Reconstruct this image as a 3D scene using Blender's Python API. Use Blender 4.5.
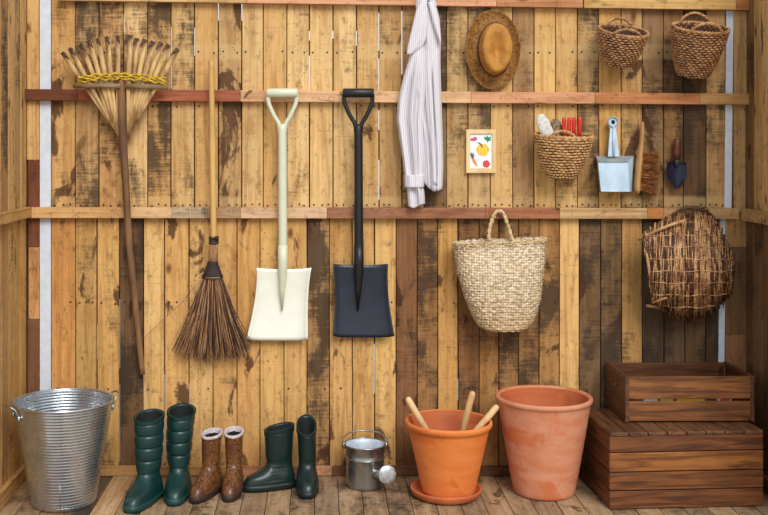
import bpy, bmesh, math, random
from mathutils import Vector, Matrix
from math import sin, cos, pi, radians as R
random.seed(7)
for o in list(bpy.data.objects): bpy.data.objects.remove(o)
SC = bpy.context.scene
COL = SC.collection

# ------------------------------------------------------------------ camera, sky, sun, exposure
CAMX, CAMZ, DIST, FPX = -0.2667, 1.392, 4.5, 1080.0
VX, VY = 320.0, 140.0                      # principal point in the 768x515 frame
cam_d = bpy.data.cameras.new('camera'); cam = bpy.data.objects.new('camera', cam_d); COL.objects.link(cam)
cam.location = (CAMX, -DIST, CAMZ); cam.rotation_euler = (R(90), 0, 0)
cam_d.sensor_width = 36; cam_d.lens = FPX / 768 * 36
cam_d.shift_x = (384 - VX) / 768; cam_d.shift_y = -(257.5 - VY) / 768
SC.camera = cam

W = bpy.data.worlds.new('sky'); SC.world = W; W.use_nodes = True
wn = W.node_tree; wn.nodes.clear()
w_out = wn.nodes.new('ShaderNodeOutputWorld'); w_bg = wn.nodes.new('ShaderNodeBackground')
w_tc = wn.nodes.new('ShaderNodeTexCoord'); w_sep = wn.nodes.new('ShaderNodeSeparateXYZ'); w_r = wn.nodes.new('ShaderNodeValToRGB')
wn.links.new(w_tc.outputs['Generated'], w_sep.inputs[0]); wn.links.new(w_sep.outputs['Z'], w_r.inputs[0])
w_r.color_ramp.elements[0].color = (1.0, 0.98, 0.95, 1); w_r.color_ramp.elements[1].color = (0.62, 0.78, 1.0, 1)
wn.links.new(w_r.outputs[0], w_bg.inputs[0]); wn.links.new(w_bg.outputs[0], w_out.inputs[0])
w_bg.inputs[1].default_value = 0.72
sun_d = bpy.data.lights.new('sun', 'SUN'); sun = bpy.data.objects.new('sun', sun_d); COL.objects.link(sun)
sun_d.energy = 2.1; sun_d.angle = R(32); sun_d.color = (1.0, 0.96, 0.90)
sun.rotation_euler = Vector((-0.22, 0.74, -0.64)).to_track_quat('-Z', 'Y').to_euler()
SC.view_settings.view_transform = 'Standard'; SC.view_settings.look = 'None'
SC.view_settings.gamma = 1; SC.view_settings.use_curve_mapping = False
SC.view_settings.exposure = 0.28

# ------------------------------------------------------------------ helpers
def P(px, py, d):                          # a point of the photograph at d metres in front of the back wall
    k = (DIST - d) / FPX
    return Vector((CAMX + (px - VX) * k, -d, CAMZ - (py - VY) * k))
def px2m(n, d=0): return n * (DIST - d) / FPX
def lin(c):
    return tuple(((v / 255) / 12.92 if v / 255 <= .04045 else ((v / 255 + .055) / 1.055) ** 2.4) for v in c)

class MB:
    def __init__(s): s.v = []; s.f = []; s.sm = []
    def add(s, vs, fs, smooth=False):
        b = len(s.v); s.v += [Vector(p) for p in vs]
        s.f += [tuple(i + b for i in f) for f in fs]; s.sm += [smooth] * len(fs); return s
    def box(s, lo, hi, bevel=0.0, mat=None):
        bm = bmesh.new(); bmesh.ops.create_cube(bm, size=1)
        lo, hi = Vector(lo), Vector(hi)
        for v in bm.verts: v.co = Vector([(lo[i] + hi[i]) / 2 + v.co[i] * (hi[i] - lo[i]) for i in range(3)])
        if bevel: bmesh.ops.bevel(bm, geom=bm.edges[:], offset=bevel, segments=1, affect='EDGES', profile=.5)
        if mat:
            for v in bm.verts: v.co = mat @ v.co
        bm.verts.index_update()
        s.add([v.co.copy() for v in bm.verts], [[v.index for v in f.verts] for f in bm.faces]); bm.free(); return s
    def tube(s, path, r, seg=6, closed=False, flat=1.0, caps=True, up=None):
        path = [Vector(p) for p in path]; n = len(path)
        rr = r if isinstance(r, (list, tuple)) else [r] * n
        vs = []; nrm = None
        for i in range(n):
            if closed: t = path[(i + 1) % n] - path[i - 1]
            else: t = path[min(i + 1, n - 1)] - path[max(i - 1, 0)]
            if t.length < 1e-9: t = Vector((0, 0, 1))
            t.normalize()
            if nrm is None:
                a = Vector(up) if up else (Vector((0, 0, 1)) if abs(t.z) < .9 else Vector((0, 1, 0)))
                nrm = (a - t * a.dot(t)).normalized()
            else:
                nrm = nrm - t * nrm.dot(t)
                nrm = nrm.normalized() if nrm.length > 1e-6 else Vector((1, 0, 0))
            bn = t.cross(nrm)
            for k in range(seg):
                a = 2 * pi * (k + .5) / seg
                vs.append(path[i] + nrm * cos(a) * rr[i] * flat + bn * sin(a) * rr[i])
        fs = []
        for i in range(n if closed else n - 1):
            for k in range(seg):
                j = (i + 1) % n; k2 = (k + 1) % seg
                fs.append((i * seg + k, i * seg + k2, j * seg + k2, j * seg + k))
        if not closed and caps:
            fs.append(tuple(range(seg - 1, -1, -1))); fs.append(tuple(range((n - 1) * seg, n * seg)))
        return s.add(vs, fs, True)
    def rings(s, rings, closed_u=True, cap0=False, cap1=False, smooth=True):
        m = len(rings[0]); vs = [p for r in rings for p in r]; fs = []
        for i in range(len(rings) - 1):
            for k in range(m if closed_u else m - 1):
                k2 = (k + 1) % m
                fs.append((i * m + k, i * m + k2, (i + 1) * m + k2, (i + 1) * m + k))
        if cap0: fs.append(tuple(range(m - 1, -1, -1)))
        if cap1: fs.append(tuple(range((len(rings) - 1) * m, len(rings) * m)))
        return s.add(vs, fs, smooth)
    def lathe(s, prof, seg=48, c=(0, 0, 0), cap0=False, cap1=False, wob=None):
        rs = []
        for r, z in prof:
            rs.append([Vector((c[0] + r * cos(2 * pi * k / seg), c[1] + r * sin(2 * pi * k / seg), c[2] + z)) for k in range(seg)])
        return s.rings(rs, True, cap0, cap1)
    def ball(s, c, rx, ry, rz, seg=10, lat=6):
        c = Vector(c); rs = []
        for i in range(lat + 1):
            a = -pi / 2 + pi * i / lat; q = max(cos(a), .01)
            rs.append([c + Vector((rx * q * cos(2 * pi * k / seg), ry * q * sin(2 * pi * k / seg), rz * sin(a))) for k in range(seg)])
        return s.rings(rs, True, True, True)
    def xf(s, M):
        s.v = [M @ p for p in s.v]; return s
    def build(s, name, mat, parent=None, world=False, kind=None, label=None, props=None, loc=None):
        off = Vector((0, 0, 0))
        if world:
            q = parent
            while q is not None: off += q.location; q = q.parent
        if loc is not None: off = Vector(loc)
        me = bpy.data.meshes.new(name); me.from_pydata([tuple(p - off) for p in s.v], [], s.f)
        me.polygons.foreach_set('use_smooth', s.sm); me.update()
        bm = bmesh.new(); bm.from_mesh(me); bmesh.ops.recalc_face_normals(bm, faces=bm.faces); bm.to_mesh(me); bm.free()
        me.materials.append(mat)
        o = bpy.data.objects.new(name, me); COL.objects.link(o)
        if parent: o.parent = parent
        if loc is not None: o.location = loc
        if kind: o['kind'] = kind
        if label: o['label'] = label
        for k, v in (props or {}).items(): o[k] = v
        return o
def thing(name, label, cat, loc=(0, 0, 0), rotz=0, group=None):
    o = bpy.data.objects.new(name, None); COL.objects.link(o)
    o.location = loc; o.rotation_euler = (0, 0, rotz); o.empty_display_size = .05
    o['label'] = label; o['category'] = cat
    if group: o['group'] = group
    return o
def structure(name):
    o = bpy.data.objects.new(name, None); COL.objects.link(o); o['kind'] = 'structure'; o.empty_display_size = .05
    return o
def crom(pts, n):                          # Catmull-Rom through tuples, n samples a span
    out = []; m = len(pts)
    for i in range(m - 1):
        p0, p1, p2, p3 = pts[max(i - 1, 0)], pts[i], pts[i + 1], pts[min(i + 2, m - 1)]
        for j in range(n):
            t = j / n
            out.append(tuple(.5 * (2 * b + (c - a) * t + (2 * a - 5 * b + 4 * c - d) * t * t + (3 * b - a - 3 * c + d) * t ** 3)
                             for a, b, c, d in zip(p0, p1, p2, p3)))
    out.append(tuple(pts[-1])); return out
def lerp_rows(rows, y):
    if y <= rows[0][0]: return rows[0][1:]
    for a, b in zip(rows, rows[1:]):
        if y <= b[0]:
            t = (y - a[0]) / (b[0] - a[0]); t = t
            return tuple(p + (q - p) * t for p, q in zip(a[1:], b[1:]))
    return rows[-1][1:]

# ------------------------------------------------------------------ materials
class NT:
    def __init__(s, name):
        s.m = bpy.data.materials.new(name); s.m.use_nodes = True; s.t = s.m.node_tree; s.t.nodes.clear()
        s.out = s.n('ShaderNodeOutputMaterial'); s.b = s.n('ShaderNodeBsdfPrincipled'); s.l(s.b.outputs[0], s.out.inputs[0])
    def n(s, ty, **kw):
        x = s.t.nodes.new(ty)
        for k, v in kw.items(): setattr(x, k, v)
        return x
    def l(s, a, b): s.t.links.new(a, b)
    def put(s, sock, v):
        if isinstance(v, bpy.types.NodeSocket): s.l(v, sock)
        elif isinstance(v, (tuple, list)) and sock.type == 'RGBA' and len(v) == 3: sock.default_value = (*v, 1)
        else: sock.default_value = v
    def math(s, op, a, b=0.0, c=None, clamp=False):
        x = s.n('ShaderNodeMath', operation=op, use_clamp=clamp); s.put(x.inputs[0], a); s.put(x.inputs[1], b)
        if c is not None: s.put(x.inputs[2], c)
        return x.outputs[0]
    def vmath(s, op, a, b):
        x = s.n('ShaderNodeVectorMath', operation=op); s.put(x.inputs[0], a)
        if op == 'SCALE': s.put(x.inputs['Scale'], b)
        else: s.put(x.inputs[1], b)
        return x.outputs[0]
    def noise(s, vec, scale, detail=3, rough=.55, dist=0):
        x = s.n('ShaderNodeTexNoise'); s.put(x.inputs['Vector'], vec); x.inputs['Scale'].default_value = scale
        x.inputs['Detail'].default_value = detail; x.inputs['Roughness'].default_value = rough; x.inputs['Distortion'].default_value = dist
        return x.outputs['Fac']
    def mix(s, fac, a, b, mode='MIX'):
        x = s.n('ShaderNodeMix', data_type='RGBA', blend_type=mode); s.put(x.inputs[0], fac); s.put(x.inputs[6], a); s.put(x.inputs[7], b)
        return x.outputs[2]
    def mr(s, v, a, b, c=0.0, d=1.0, smooth=True):
        x = s.n('ShaderNodeMapRange', interpolation_type='SMOOTHSTEP' if smooth else 'LINEAR'); s.put(x.inputs[0], v)
        for i, q in enumerate((a, b, c, d)): s.put(x.inputs[i + 1], q)
        return x.outputs[0]
    def attr(s, name): return s.n('ShaderNodeAttribute', attribute_type='OBJECT', attribute_name=name)
    def obj(s): return s.n('ShaderNodeTexCoord').outputs['Object']
    def bump(s, h, strength=.4, dist=.002):
        x = s.n('ShaderNodeBump'); x.inputs['Strength'].default_value = strength; x.inputs['Distance'].default_value = dist
        s.l(h, x.inputs['Height']); s.l(x.outputs[0], s.b.inputs['Normal'])
    def set(s, **kw):
        for k, v in kw.items(): s.put(s.b.inputs[k], v)
        return s.m

BAND1, BAND2 = (80 - 46) / 240 + .0, (86 - 202) / 240
def make_wood(axis):                       # old pallet wood, grain along one local axis; colour and wear come from each board
    t = NT('pallet_wood_' + axis)
    seed = t.attr('seed').outputs['Fac']
    off = t.vmath('SCALE', (17.3, 9.1, 5.7), seed)
    base = t.vmath('ADD', t.obj(), off)
    A = 'XYZ'.index(axis)
    sc = lambda al, ac=1.0: tuple(al if i == A else ac for i in range(3))
    g1 = t.noise(t.vmath('MULTIPLY', base, sc(.05)), 42, 5, .62, .8)
    g2 = t.noise(t.vmath('MULTIPLY', base, sc(.035)), 230, 3, .6)
    blot = t.noise(t.vmath('MULTIPLY', base, sc(.4)), 6, 4, .6)
    tint = t.attr('tint').outputs['Color']
    dark = t.mix(1.0, tint, (.60, .50, .40), 'MULTIPLY')
    c = t.mix(t.mr(g1, .40, .68, 0, .72), tint, dark)
    c = t.mix(t.mr(g2, .5, .8, 0, .55), c, dark)
    c = t.mix(t.mr(blot, .42, .75, 0, .6), c, t.mix(1.0, c, (.80, .71, .58), 'MULTIPLY'))
    c = t.mix(t.mr(blot, .2, .42, .35, 0), c, t.mix(1.0, c, (1.18, 1.15, 1.1), 'MULTIPLY'))
    # knots
    vo = t.n('ShaderNodeTexVoronoi'); t.put(vo.inputs['Vector'], t.vmath('MULTIPLY', base, sc(.55))); vo.inputs['Scale'].default_value = 9
    sp = t.n('ShaderNodeSeparateColor'); t.l(vo.outputs['Color'], sp.inputs[0])
    keep = t.math('GREATER_THAN', sp.outputs[0], .58)
    kn = t.math('MULTIPLY', t.mr(t.math('ADD', vo.outputs['Distance'], t.math('MULTIPLY', t.math('SUBTRACT', g2, .5), .1)), .06, .17, 1, 0), keep)
    c = t.mix(t.math('MULTIPLY', kn, .85), c, t.mix(t.mr(vo.outputs['Distance'], .03, .09), lin((62, 34, 18)), lin((128, 76, 38))))
    # rusty and pale smudges
    sm1 = t.noise(t.vmath('MULTIPLY', t.vmath('ADD', base, (8.3, 1.9, 3.1)), sc(.6)), 7, 7, .68, 1.0)
    c = t.mix(t.mr(sm1, .54, .66, 0, .55), c, t.mix(1.0, c, (.66, .52, .40), 'MULTIPLY'))
    c = t.mix(t.mr(sm1, .32, .46, .45, 0), c, t.mix(1.0, c, (1.22, 1.22, 1.2), 'MULTIPLY'))
    # black weathering with saw marks
    sn = t.noise(t.vmath('MULTIPLY', base, sc(.5)), 8, 8, .72, .3)
    saw = t.noise(t.vmath('MULTIPLY', base, sc(1, .08)), 130, 2, .5)
    st = t.attr('stain').outputs['Fac']
    gate = t.noise(t.vmath('MULTIPLY', t.vmath('ADD', base, (2.7, 5.1, 1.3)), sc(.55)), 3.2, 2, .5)
    st = t.math('MULTIPLY', st, t.mr(gate, .36, .6, .45, 1.2))
    sv = t.math('ADD', t.math('ADD', sn, t.math('MULTIPLY', t.math('SUBTRACT', saw, .5), .24)), t.math('MULTIPLY', t.math('SUBTRACT', st, 1), .30))
    c = t.mix(t.math('MULTIPLY', t.mr(sv, .345, .53), t.mr(st, 0, .3, 0, .84)), c, lin((54, 43, 34)))
    grime = t.noise(t.vmath('MULTIPLY', base, sc(.6)), 38, 6, .7)
    c = t.mix(t.mr(grime, .53, .70, 0, .55), c, lin((96, 66, 40)))
    scr = t.noise(t.vmath('MULTIPLY', base, sc(1, .05)), 210, 2, .5)
    c = t.mix(t.mr(scr, .62, .78, 0, .32), c, lin((90, 62, 38)))
    # bark coloured patches
    bn = t.noise(t.vmath('MULTIPLY', t.vmath('ADD', base, (4.1, 2.2, 7.7)), sc(.45)), 8, 6, .62, .8)
    bk = t.attr('bark').outputs['Fac']
    bv = t.math('ADD', bn, t.math('MULTIPLY', t.math('SUBTRACT', bk, 1), .2))
    c = t.mix(t.math('MULTIPLY', t.mr(bv, .47, .52), t.mr(bk, 0, .2, 0, .85)), c, lin((70, 40, 24)))
    # paler bands where old pallet bearers covered the boards
    zc = t.n('ShaderNodeSeparateXYZ'); t.l(t.obj(), zc.inputs[0])
    for zb, hw_ in ((BAND1, .030), (BAND2, .022)):
        dz = t.math('ABSOLUTE', t.math('SUBTRACT', zc.outputs[A], zb))
        c = t.mix(t.math('MULTIPLY', t.mr(t.math('ADD', dz, t.math('MULTIPLY', sn, .02)), hw_, hw_ + .02, 1, 0), t.math('MULTIPLY', t.attr('band').outputs['Fac'], .5)), c, lin((214, 180, 126)))
    # worm holes and specks
    vs = t.n('ShaderNodeTexVoronoi'); t.put(vs.inputs['Vector'], base); vs.inputs['Scale'].default_value = 55
    sp2 = t.n('ShaderNodeSeparateColor'); t.l(vs.outputs['Color'], sp2.inputs[0])
    spk = t.math('MULTIPLY', t.mr(vs.outputs['Distance'], .1, .2, 1, 0), t.math('GREATER_THAN', sp2.outputs[1], .80))
    c = t.mix(t.math('MULTIPLY', spk, .7), c, lin((60, 40, 24)))
    t.bump(t.math('ADD', t.math('MULTIPLY', g1, .6), t.math('ADD', g2, t.math('MULTIPLY', saw, .25))), .55, .0022)
    t.b.inputs['Specular IOR Level'].default_value = .25
    return t.set(**{'Base Color': c, 'Roughness': .78})
WOOD = {a: make_wood(a) for a in 'XYZ'}
_seed = [0]
def lift(c):
    g = .3 * c[0] + .59 * c[1] + .11 * c[2]
    return tuple(min(245, (q + (g - q) * .17) * 1.09) for q in c)
def wprops(rgb, stain=0.0, bark=0.0):
    _seed[0] += 1
    return {'tint': [float(q) for q in lin(lift(rgb))], 'stain': float(stain * 1.13), 'bark': float(bark * 1.1), 'seed': float(_seed[0] * .618)}
def board(name, lo, hi, axis, rgb, parent, stain=0, bark=0, bevel=.0015, mat=None, taper=None, label=None):
    lo, hi = Vector(lo), Vector(hi); c = (lo + hi) / 2
    m = MB().box(lo - c, hi - c, bevel)
    if taper:
        for p in m.v: taper(p)
    o = m.build(name, mat or WOOD[axis], parent, props=wprops(rgb, stain, bark) if mat is None else None, label=label)
    o.location = c; return o

def simple(name, rgb, rough=.6, metal=0.0, vary=0.0, vscale=20, bump=0, bscale=120, spec=.5, rgb2=None, stretch=None, coat=0):
    t = NT(name); c = lin(rgb); vec = t.obj()
    if stretch: vec = t.vmath('MULTIPLY', vec, stretch)
    col = c
    if vary or rgb2:
        nz = t.noise(vec, vscale, 5, .62)
        col = t.mix(t.mr(nz, .36, .66), c, lin(rgb2) if rgb2 else tuple(q * (1 - vary) for q in c))
    if bump: t.bump(t.noise(vec, bscale, 3), bump, .002)
    t.b.inputs['Specular IOR Level'].default_value = spec
    if coat: t.b.inputs['Coat Weight'].default_value = coat
    return t.set(**{'Base Color': col, 'Roughness': rough, 'Metallic': metal})

def galvanised(name, rgb, rough, scale=60):
    t = NT(name); v = t.n('ShaderNodeTexVoronoi'); t.put(v.inputs['Vector'], t.obj()); v.inputs['Scale'].default_value = scale
    sp = t.n('ShaderNodeSeparateColor'); t.l(v.outputs['Color'], sp.inputs[0])
    nz = t.noise(t.obj(), 9, 5, .65)
    c = t.mix(t.math('MULTIPLY', sp.outputs[0], .35), lin(rgb), tuple(q * .62 for q in lin(rgb)))
    c = t.mix(t.mr(nz, .45, .72, 0, .55), c, tuple(q * .5 for q in lin(rgb)))
    return t.set(**{'Base Color': c, 'Metallic': .92, 'Roughness': t.mr(nz, .3, .7, rough - .07, rough + .12)})
def terracotta(name, rgb, bloom, wet, amount):
    t = NT(name); o = t.obj()
    n1 = t.noise(t.vmath('MULTIPLY', o, (1, 1, 2.2)), 9, 7, .66); n2 = t.noise(t.vmath('ADD', o, (3, 1, 9)), 5, 4, .6, .5)
    th = t.noise(t.vmath('MULTIPLY', o, (.05, .05, 1)), 120, 2)
    c = t.mix(t.mr(n1, .35, .65, 0, amount), lin(rgb), lin(bloom))
    c = t.mix(t.mr(n2, .55, .62, 0, .8), c, lin(wet))
    t.bump(t.math('ADD', th, t.math('MULTIPLY', n1, .5)), .25, .002)
    return t.set(**{'Base Color': c, 'Roughness': .72})
M = {}
M['white_paint'] = simple('white_paint', (216, 224, 236), .55, vary=.10, vscale=30, bump=.15)
M['iron_nail'] = simple('iron_nail', (38, 28, 22), .6, .3)
M['cover'] = simple('backing_wood', (88, 62, 38), .85, vary=.4, bump=.2)
M['cream_steel'] = simple('cream_painted_steel', (242, 243, 228), .38, vary=.06, vscale=12, coat=.15)
M['cream_shaft'] = simple('cream_painted_shaft', (214, 216, 188), .4, vary=.05)
M['black_steel'] = simple('blue_black_painted_steel', (36, 44, 58), .42, vary=.25, vscale=14, coat=.1)
M['black_plastic'] = simple('black_shaft_paint', (22, 22, 25), .42, vary=.2)
M['bamboo'] = simple('dry_bamboo', (218, 180, 120), .5, rgb2=(140, 102, 60), vscale=26, stretch=(1, 1, .25), bump=.2)
M['bamboo_pole'] = simple('bamboo_pole', (214, 172, 104), .48, rgb2=(188, 144, 82), vscale=9, stretch=(1, 1, .2))
M['bamboo_grey'] = simple('aged_bamboo_slat', (168, 142, 104), .6, rgb2=(120, 94, 62), vscale=25, stretch=(.3, 1, 1))
M['tip_shade'] = simple('tine_tip_painted_shade', (96, 64, 40), .7, rgb2=(58, 36, 24), vscale=60)  # bamboo darkened to paint in the shade under the bent hooks
M['dark_stick'] = simple('dark_stick_wood', (146, 106, 68), .7, rgb2=(96, 66, 42), vscale=10, stretch=(1, 1, .2), bump=.3)
M['yellow_cord'] = simple('yellow_cord', (226, 190, 44), .6, rgb2=(170, 130, 30), vscale=90)
M['twig'] = simple('broom_twig', (186, 140, 98), .7, rgb2=(116, 78, 52), vscale=70, stretch=(1, 1, .12))
M['twig_dark'] = simple('dark_broom_twig', (84, 54, 38), .7, rgb2=(52, 32, 24), vscale=60)
M['dark_binding'] = simple('dark_rattan_binding', (52, 36, 30), .7, vary=.5, vscale=60, bump=.3)
M['straw_hat'] = simple('ochre_straw', (194, 136, 56), .7, rgb2=(170, 112, 42), vscale=26, bump=.5, bscale=240)
M['straw_brim'] = simple('brown_straw_brim', (164, 112, 46), .75, rgb2=(104, 66, 26), vscale=90, bump=.6, bscale=240)
M['straw_band'] = simple('dark_straw_braid', (92, 54, 22), .8, vary=.4, vscale=90)
M['frame_wood'] = simple('pale_pine', (234, 206, 152), .6, rgb2=(218, 184, 126), vscale=14, stretch=(1, 1, .2))
M['paper'] = simple('white_paper', (236, 238, 242), .8)
for k, c in {'ink_yellow': (240, 190, 40), 'ink_red': (214, 74, 84), 'ink_green': (30, 140, 92), 'ink_orange': (226, 140, 60), 'ink_pink': (206, 96, 130), 'ink_blue': (70, 110, 130), 'ink_grey': (80, 84, 78), 'ink_pale_orange': (244, 214, 110)}.items():
    M[k] = simple(k, c, .8)
M['wicker'] = simple('brown_wicker', (198, 146, 96), .6, rgb2=(136, 92, 56), vscale=45)
M['wicker_pale'] = simple('pale_seagrass', (212, 166, 110), .65, rgb2=(164, 116, 68), vscale=45)
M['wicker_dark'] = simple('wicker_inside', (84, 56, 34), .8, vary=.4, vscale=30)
M['blue_zinc'] = simple('pale_blue_zinc', (200, 224, 244), .5, .0, vary=.16, vscale=12, rgb2=(178, 202, 220))
M['zinc_edge'] = simple('zinc_side', (160, 172, 176), .5, .1, vary=.2, vscale=30)
M['zinc_dark'] = simple('dark_zinc', (84, 92, 96), .6, .4, vary=.2)
M['brush_wood'] = simple('brush_beech', (196, 150, 92), .6, rgb2=(160, 110, 58), vscale=18, stretch=(1, 1, .2))
M['bristle'] = simple('coir_bristle', (176, 112, 56), .8, rgb2=(126, 74, 36), vscale=60)
M['red_wood'] = simple('red_brown_varnish', (98, 50, 34), .45, rgb2=(66, 32, 22), vscale=20, stretch=(1, 1, .2))
M['trowel_steel'] = simple('dark_blue_steel', (34, 42, 64), .45, .2, vary=.3, vscale=30)
M['red_plastic'] = simple('red_plastic', (214, 48, 36), .4, vary=.1)
M['white_speckled'] = simple('white_speckled_plastic', (232, 230, 224), .6, rgb2=(196, 190, 180), vscale=80)
M['pattern_cloth'] = simple('dark_speckled_cloth', (96, 78, 56), .9, rgb2=(170, 150, 120), vscale=110)
M['galvanised'] = galvanised('galvanised_steel', (206, 214, 222), .24, 26)
M['galvanised_can'] = galvanised('galvanised_steel_can', (168, 170, 166), .28, 40)
M['can_inside'] = simple('pale_zinc_inside', (206, 216, 226), .5, .2, rgb2=(176, 190, 204), vscale=30)
M['rose_steel'] = simple('bright_rose_steel', (214, 218, 220), .35, .6, rgb2=(170, 176, 180), vscale=70)
M['wire'] = simple('steel_wire', (170, 172, 168), .35, .9)
M['dark_hole'] = simple('hole_dark', (26, 26, 26), .9)
M['terracotta'] = terracotta('orange_terracotta', (222, 120, 48), (230, 144, 82), (206, 104, 40), .5)
M['terracotta_saucer'] = terracotta('saucer_terracotta', (194, 104, 58), (176, 92, 52), (204, 114, 64), .6)
M['terracotta_pale'] = terracotta('bloomed_terracotta', (204, 124, 84), (214, 152, 120), (202, 108, 58), .8)
M['dowel'] = simple('pale_beech_handle', (232, 194, 142), .55, rgb2=(208, 164, 108), vscale=22, stretch=(1, 1, .2))
M['green_rubber'] = simple('dark_teal_rubber', (12, 54, 52), .40, vary=.18, vscale=16, coat=.1)
M['green_sole'] = simple('teal_rubber_sole', (18, 66, 60), .5, vary=.15)
M['boot_inside'] = simple('boot_dark_inside', (20, 26, 26), .8)
M['olive_rubber'] = simple('dark_green_rubber', (18, 40, 38), .38, vary=.2, vscale=14, coat=.1)
M['olive_sole'] = simple('dark_green_sole', (20, 34, 34), .5, vary=.2)
M['brown_sole'] = simple('dark_brown_sole', (56, 36, 28), .6, vary=.2)
M['fleece'] = simple('pale_fleece', (214, 202, 202), .95, rgb2=(176, 162, 164), vscale=120, bump=.8, bscale=160)
t = NT('mottled_brown_rubber')
v = t.n('ShaderNodeTexVoronoi'); t.put(v.inputs['Vector'], t.vmath('MULTIPLY', t.obj(), (1, 1, 1.6))); v.inputs['Scale'].default_value = 105
nz = t.noise(t.obj(), 110, 5, .7); n2 = t.noise(t.obj(), 14, 3)
c = t.mix(t.mr(nz, .38, .56), lin((106, 64, 36)), lin((36, 23, 17)))
c = t.mix(t.mr(v.outputs['Distance'], .25, .65, 0, .55), c, lin((154, 104, 58)))
c = t.mix(t.mr(n2, .5, .66, 0, .65), c, lin((84, 48, 32)))
M['mottled'] = t.set(**{'Base Color': c, 'Roughness': .3})
t = NT('striped_shirt_cotton')                 # fine stripes along the local height
o_ = t.obj(); sx = t.n('ShaderNodeSeparateXYZ'); t.l(o_, sx.inputs[0])
wob = t.noise(t.vmath('MULTIPLY', o_, (1, 0, 1)), 6, 2)
ph = t.math('FRACT', t.math('MULTIPLY', t.math('ADD', sx.outputs[0], t.math('MULTIPLY', wob, .03)), 120.0))
ln = t.math('MULTIPLY', t.mr(ph, .0, .22, 0, 1), t.mr(ph, .22, .44, 1, 0))
M['shirt'] = t.set(**{'Base Color': t.mix(t.math('MULTIPLY', ln, .6), lin((224, 220, 224)), lin((158, 144, 162))), 'Roughness': .9})
def make_plait(name, a, b, cell):
    t = NT(name); o = t.obj(); sx = t.n('ShaderNodeSeparateXYZ'); t.l(o, sx.inputs[0])
    nz = t.noise(o, 90, 4, .6); big = t.noise(o, 12, 3)
    u = t.math('ADD', t.math('MULTIPLY', sx.outputs[0], cell), t.math('MULTIPLY', nz, .35)); w_ = t.math('MULTIPLY', sx.outputs[2], cell)
    vc = t.n('ShaderNodeTexVoronoi'); t.put(vc.inputs['Vector'], t.vmath('MULTIPLY', o, (1, .3, 1.7))); vc.inputs['Scale'].default_value = 75
    sv = t.n('ShaderNodeSeparateColor'); t.l(vc.outputs['Color'], sv.inputs[0])
    ck = t.math('MULTIPLY', t.math('SINE', t.math('ADD', u, w_)), t.math('SINE', t.math('SUBTRACT', u, w_)))
    c = t.mix(t.mr(ck, -.9, .2, .75, 0), lin(a), lin(b))
    c = t.mix(t.mr(nz, .5, .75, 0, .5), c, lin(b))
    c = t.mix(t.math('MULTIPLY', sv.outputs[0], .5), c, t.mix(1.0, c, (.66, .58, .46), 'MULTIPLY'))
    c = t.mix(t.mr(vc.outputs['Distance'], .35, .7, 0, .6), c, lin((140, 104, 62)))
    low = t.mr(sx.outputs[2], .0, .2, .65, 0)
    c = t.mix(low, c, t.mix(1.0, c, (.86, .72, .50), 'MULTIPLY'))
    c = t.mix(t.mr(big, .45, .7, 0, .3), c, lin((222, 190, 138)))
    t.bump(t.math('ADD', ck, nz), .5, .003)
    return t.set(**{'Base Color': c, 'Roughness': .75})
M['plait'] = make_plait('plaited_seagrass', (246, 232, 206), (196, 160, 112), 300)
M['rope'] = simple('seagrass_rope', (222, 198, 152), .75, rgb2=(170, 136, 88), vscale=80)
M['creel_light'] = simple('pale_willow_twig', (216, 168, 116), .55, rgb2=(150, 102, 62), vscale=20)
M['creel_dark'] = simple('dark_willow_twig', (112, 72, 42), .6, rgb2=(70, 44, 28), vscale=25)
def stained(axis):
    t = NT('dark_stained_pine_' + axis); A = 'XYZ'.index(axis)
    sc = lambda al: tuple(al if i == A else 1.0 for i in range(3))
    base = t.vmath('ADD', t.obj(), t.vmath('SCALE', (11.0, 7.0, 3.0), t.attr('seed').outputs['Fac']))
    g = t.noise(t.vmath('MULTIPLY', base, sc(.08)), 50, 5, .6, .7); g2 = t.noise(t.vmath('MULTIPLY', base, sc(.5)), 7, 3)
    tint = t.attr('tint').outputs['Color']
    c = t.mix(t.mr(g, .36, .66), t.mix(1.0, tint, (1.25, 1.2, 1.1), 'MULTIPLY'), t.mix(1.0, tint, (.40, .33, .27), 'MULTIPLY'))
    c = t.mix(t.mr(g2, .45, .7, 0, .6), c, t.mix(1.0, tint, (.45, .40, .36), 'MULTIPLY'))
    t.bump(g, .3, .0015)
    return t.set(**{'Base Color': c, 'Roughness': .5})
STAIN = {a: stained(a) for a in 'XYZ'}
def crate_board(name, lo, hi, axis, rgb, parent, bevel=.0025):
    rgb = (rgb[0] * .90, rgb[1] * .83, rgb[2] * .58)
    o = board(name, lo, hi, axis, rgb, parent, mat=STAIN[axis], bevel=bevel)
    for k, v in wprops(rgb).items(): o[k] = v
    return o

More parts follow.
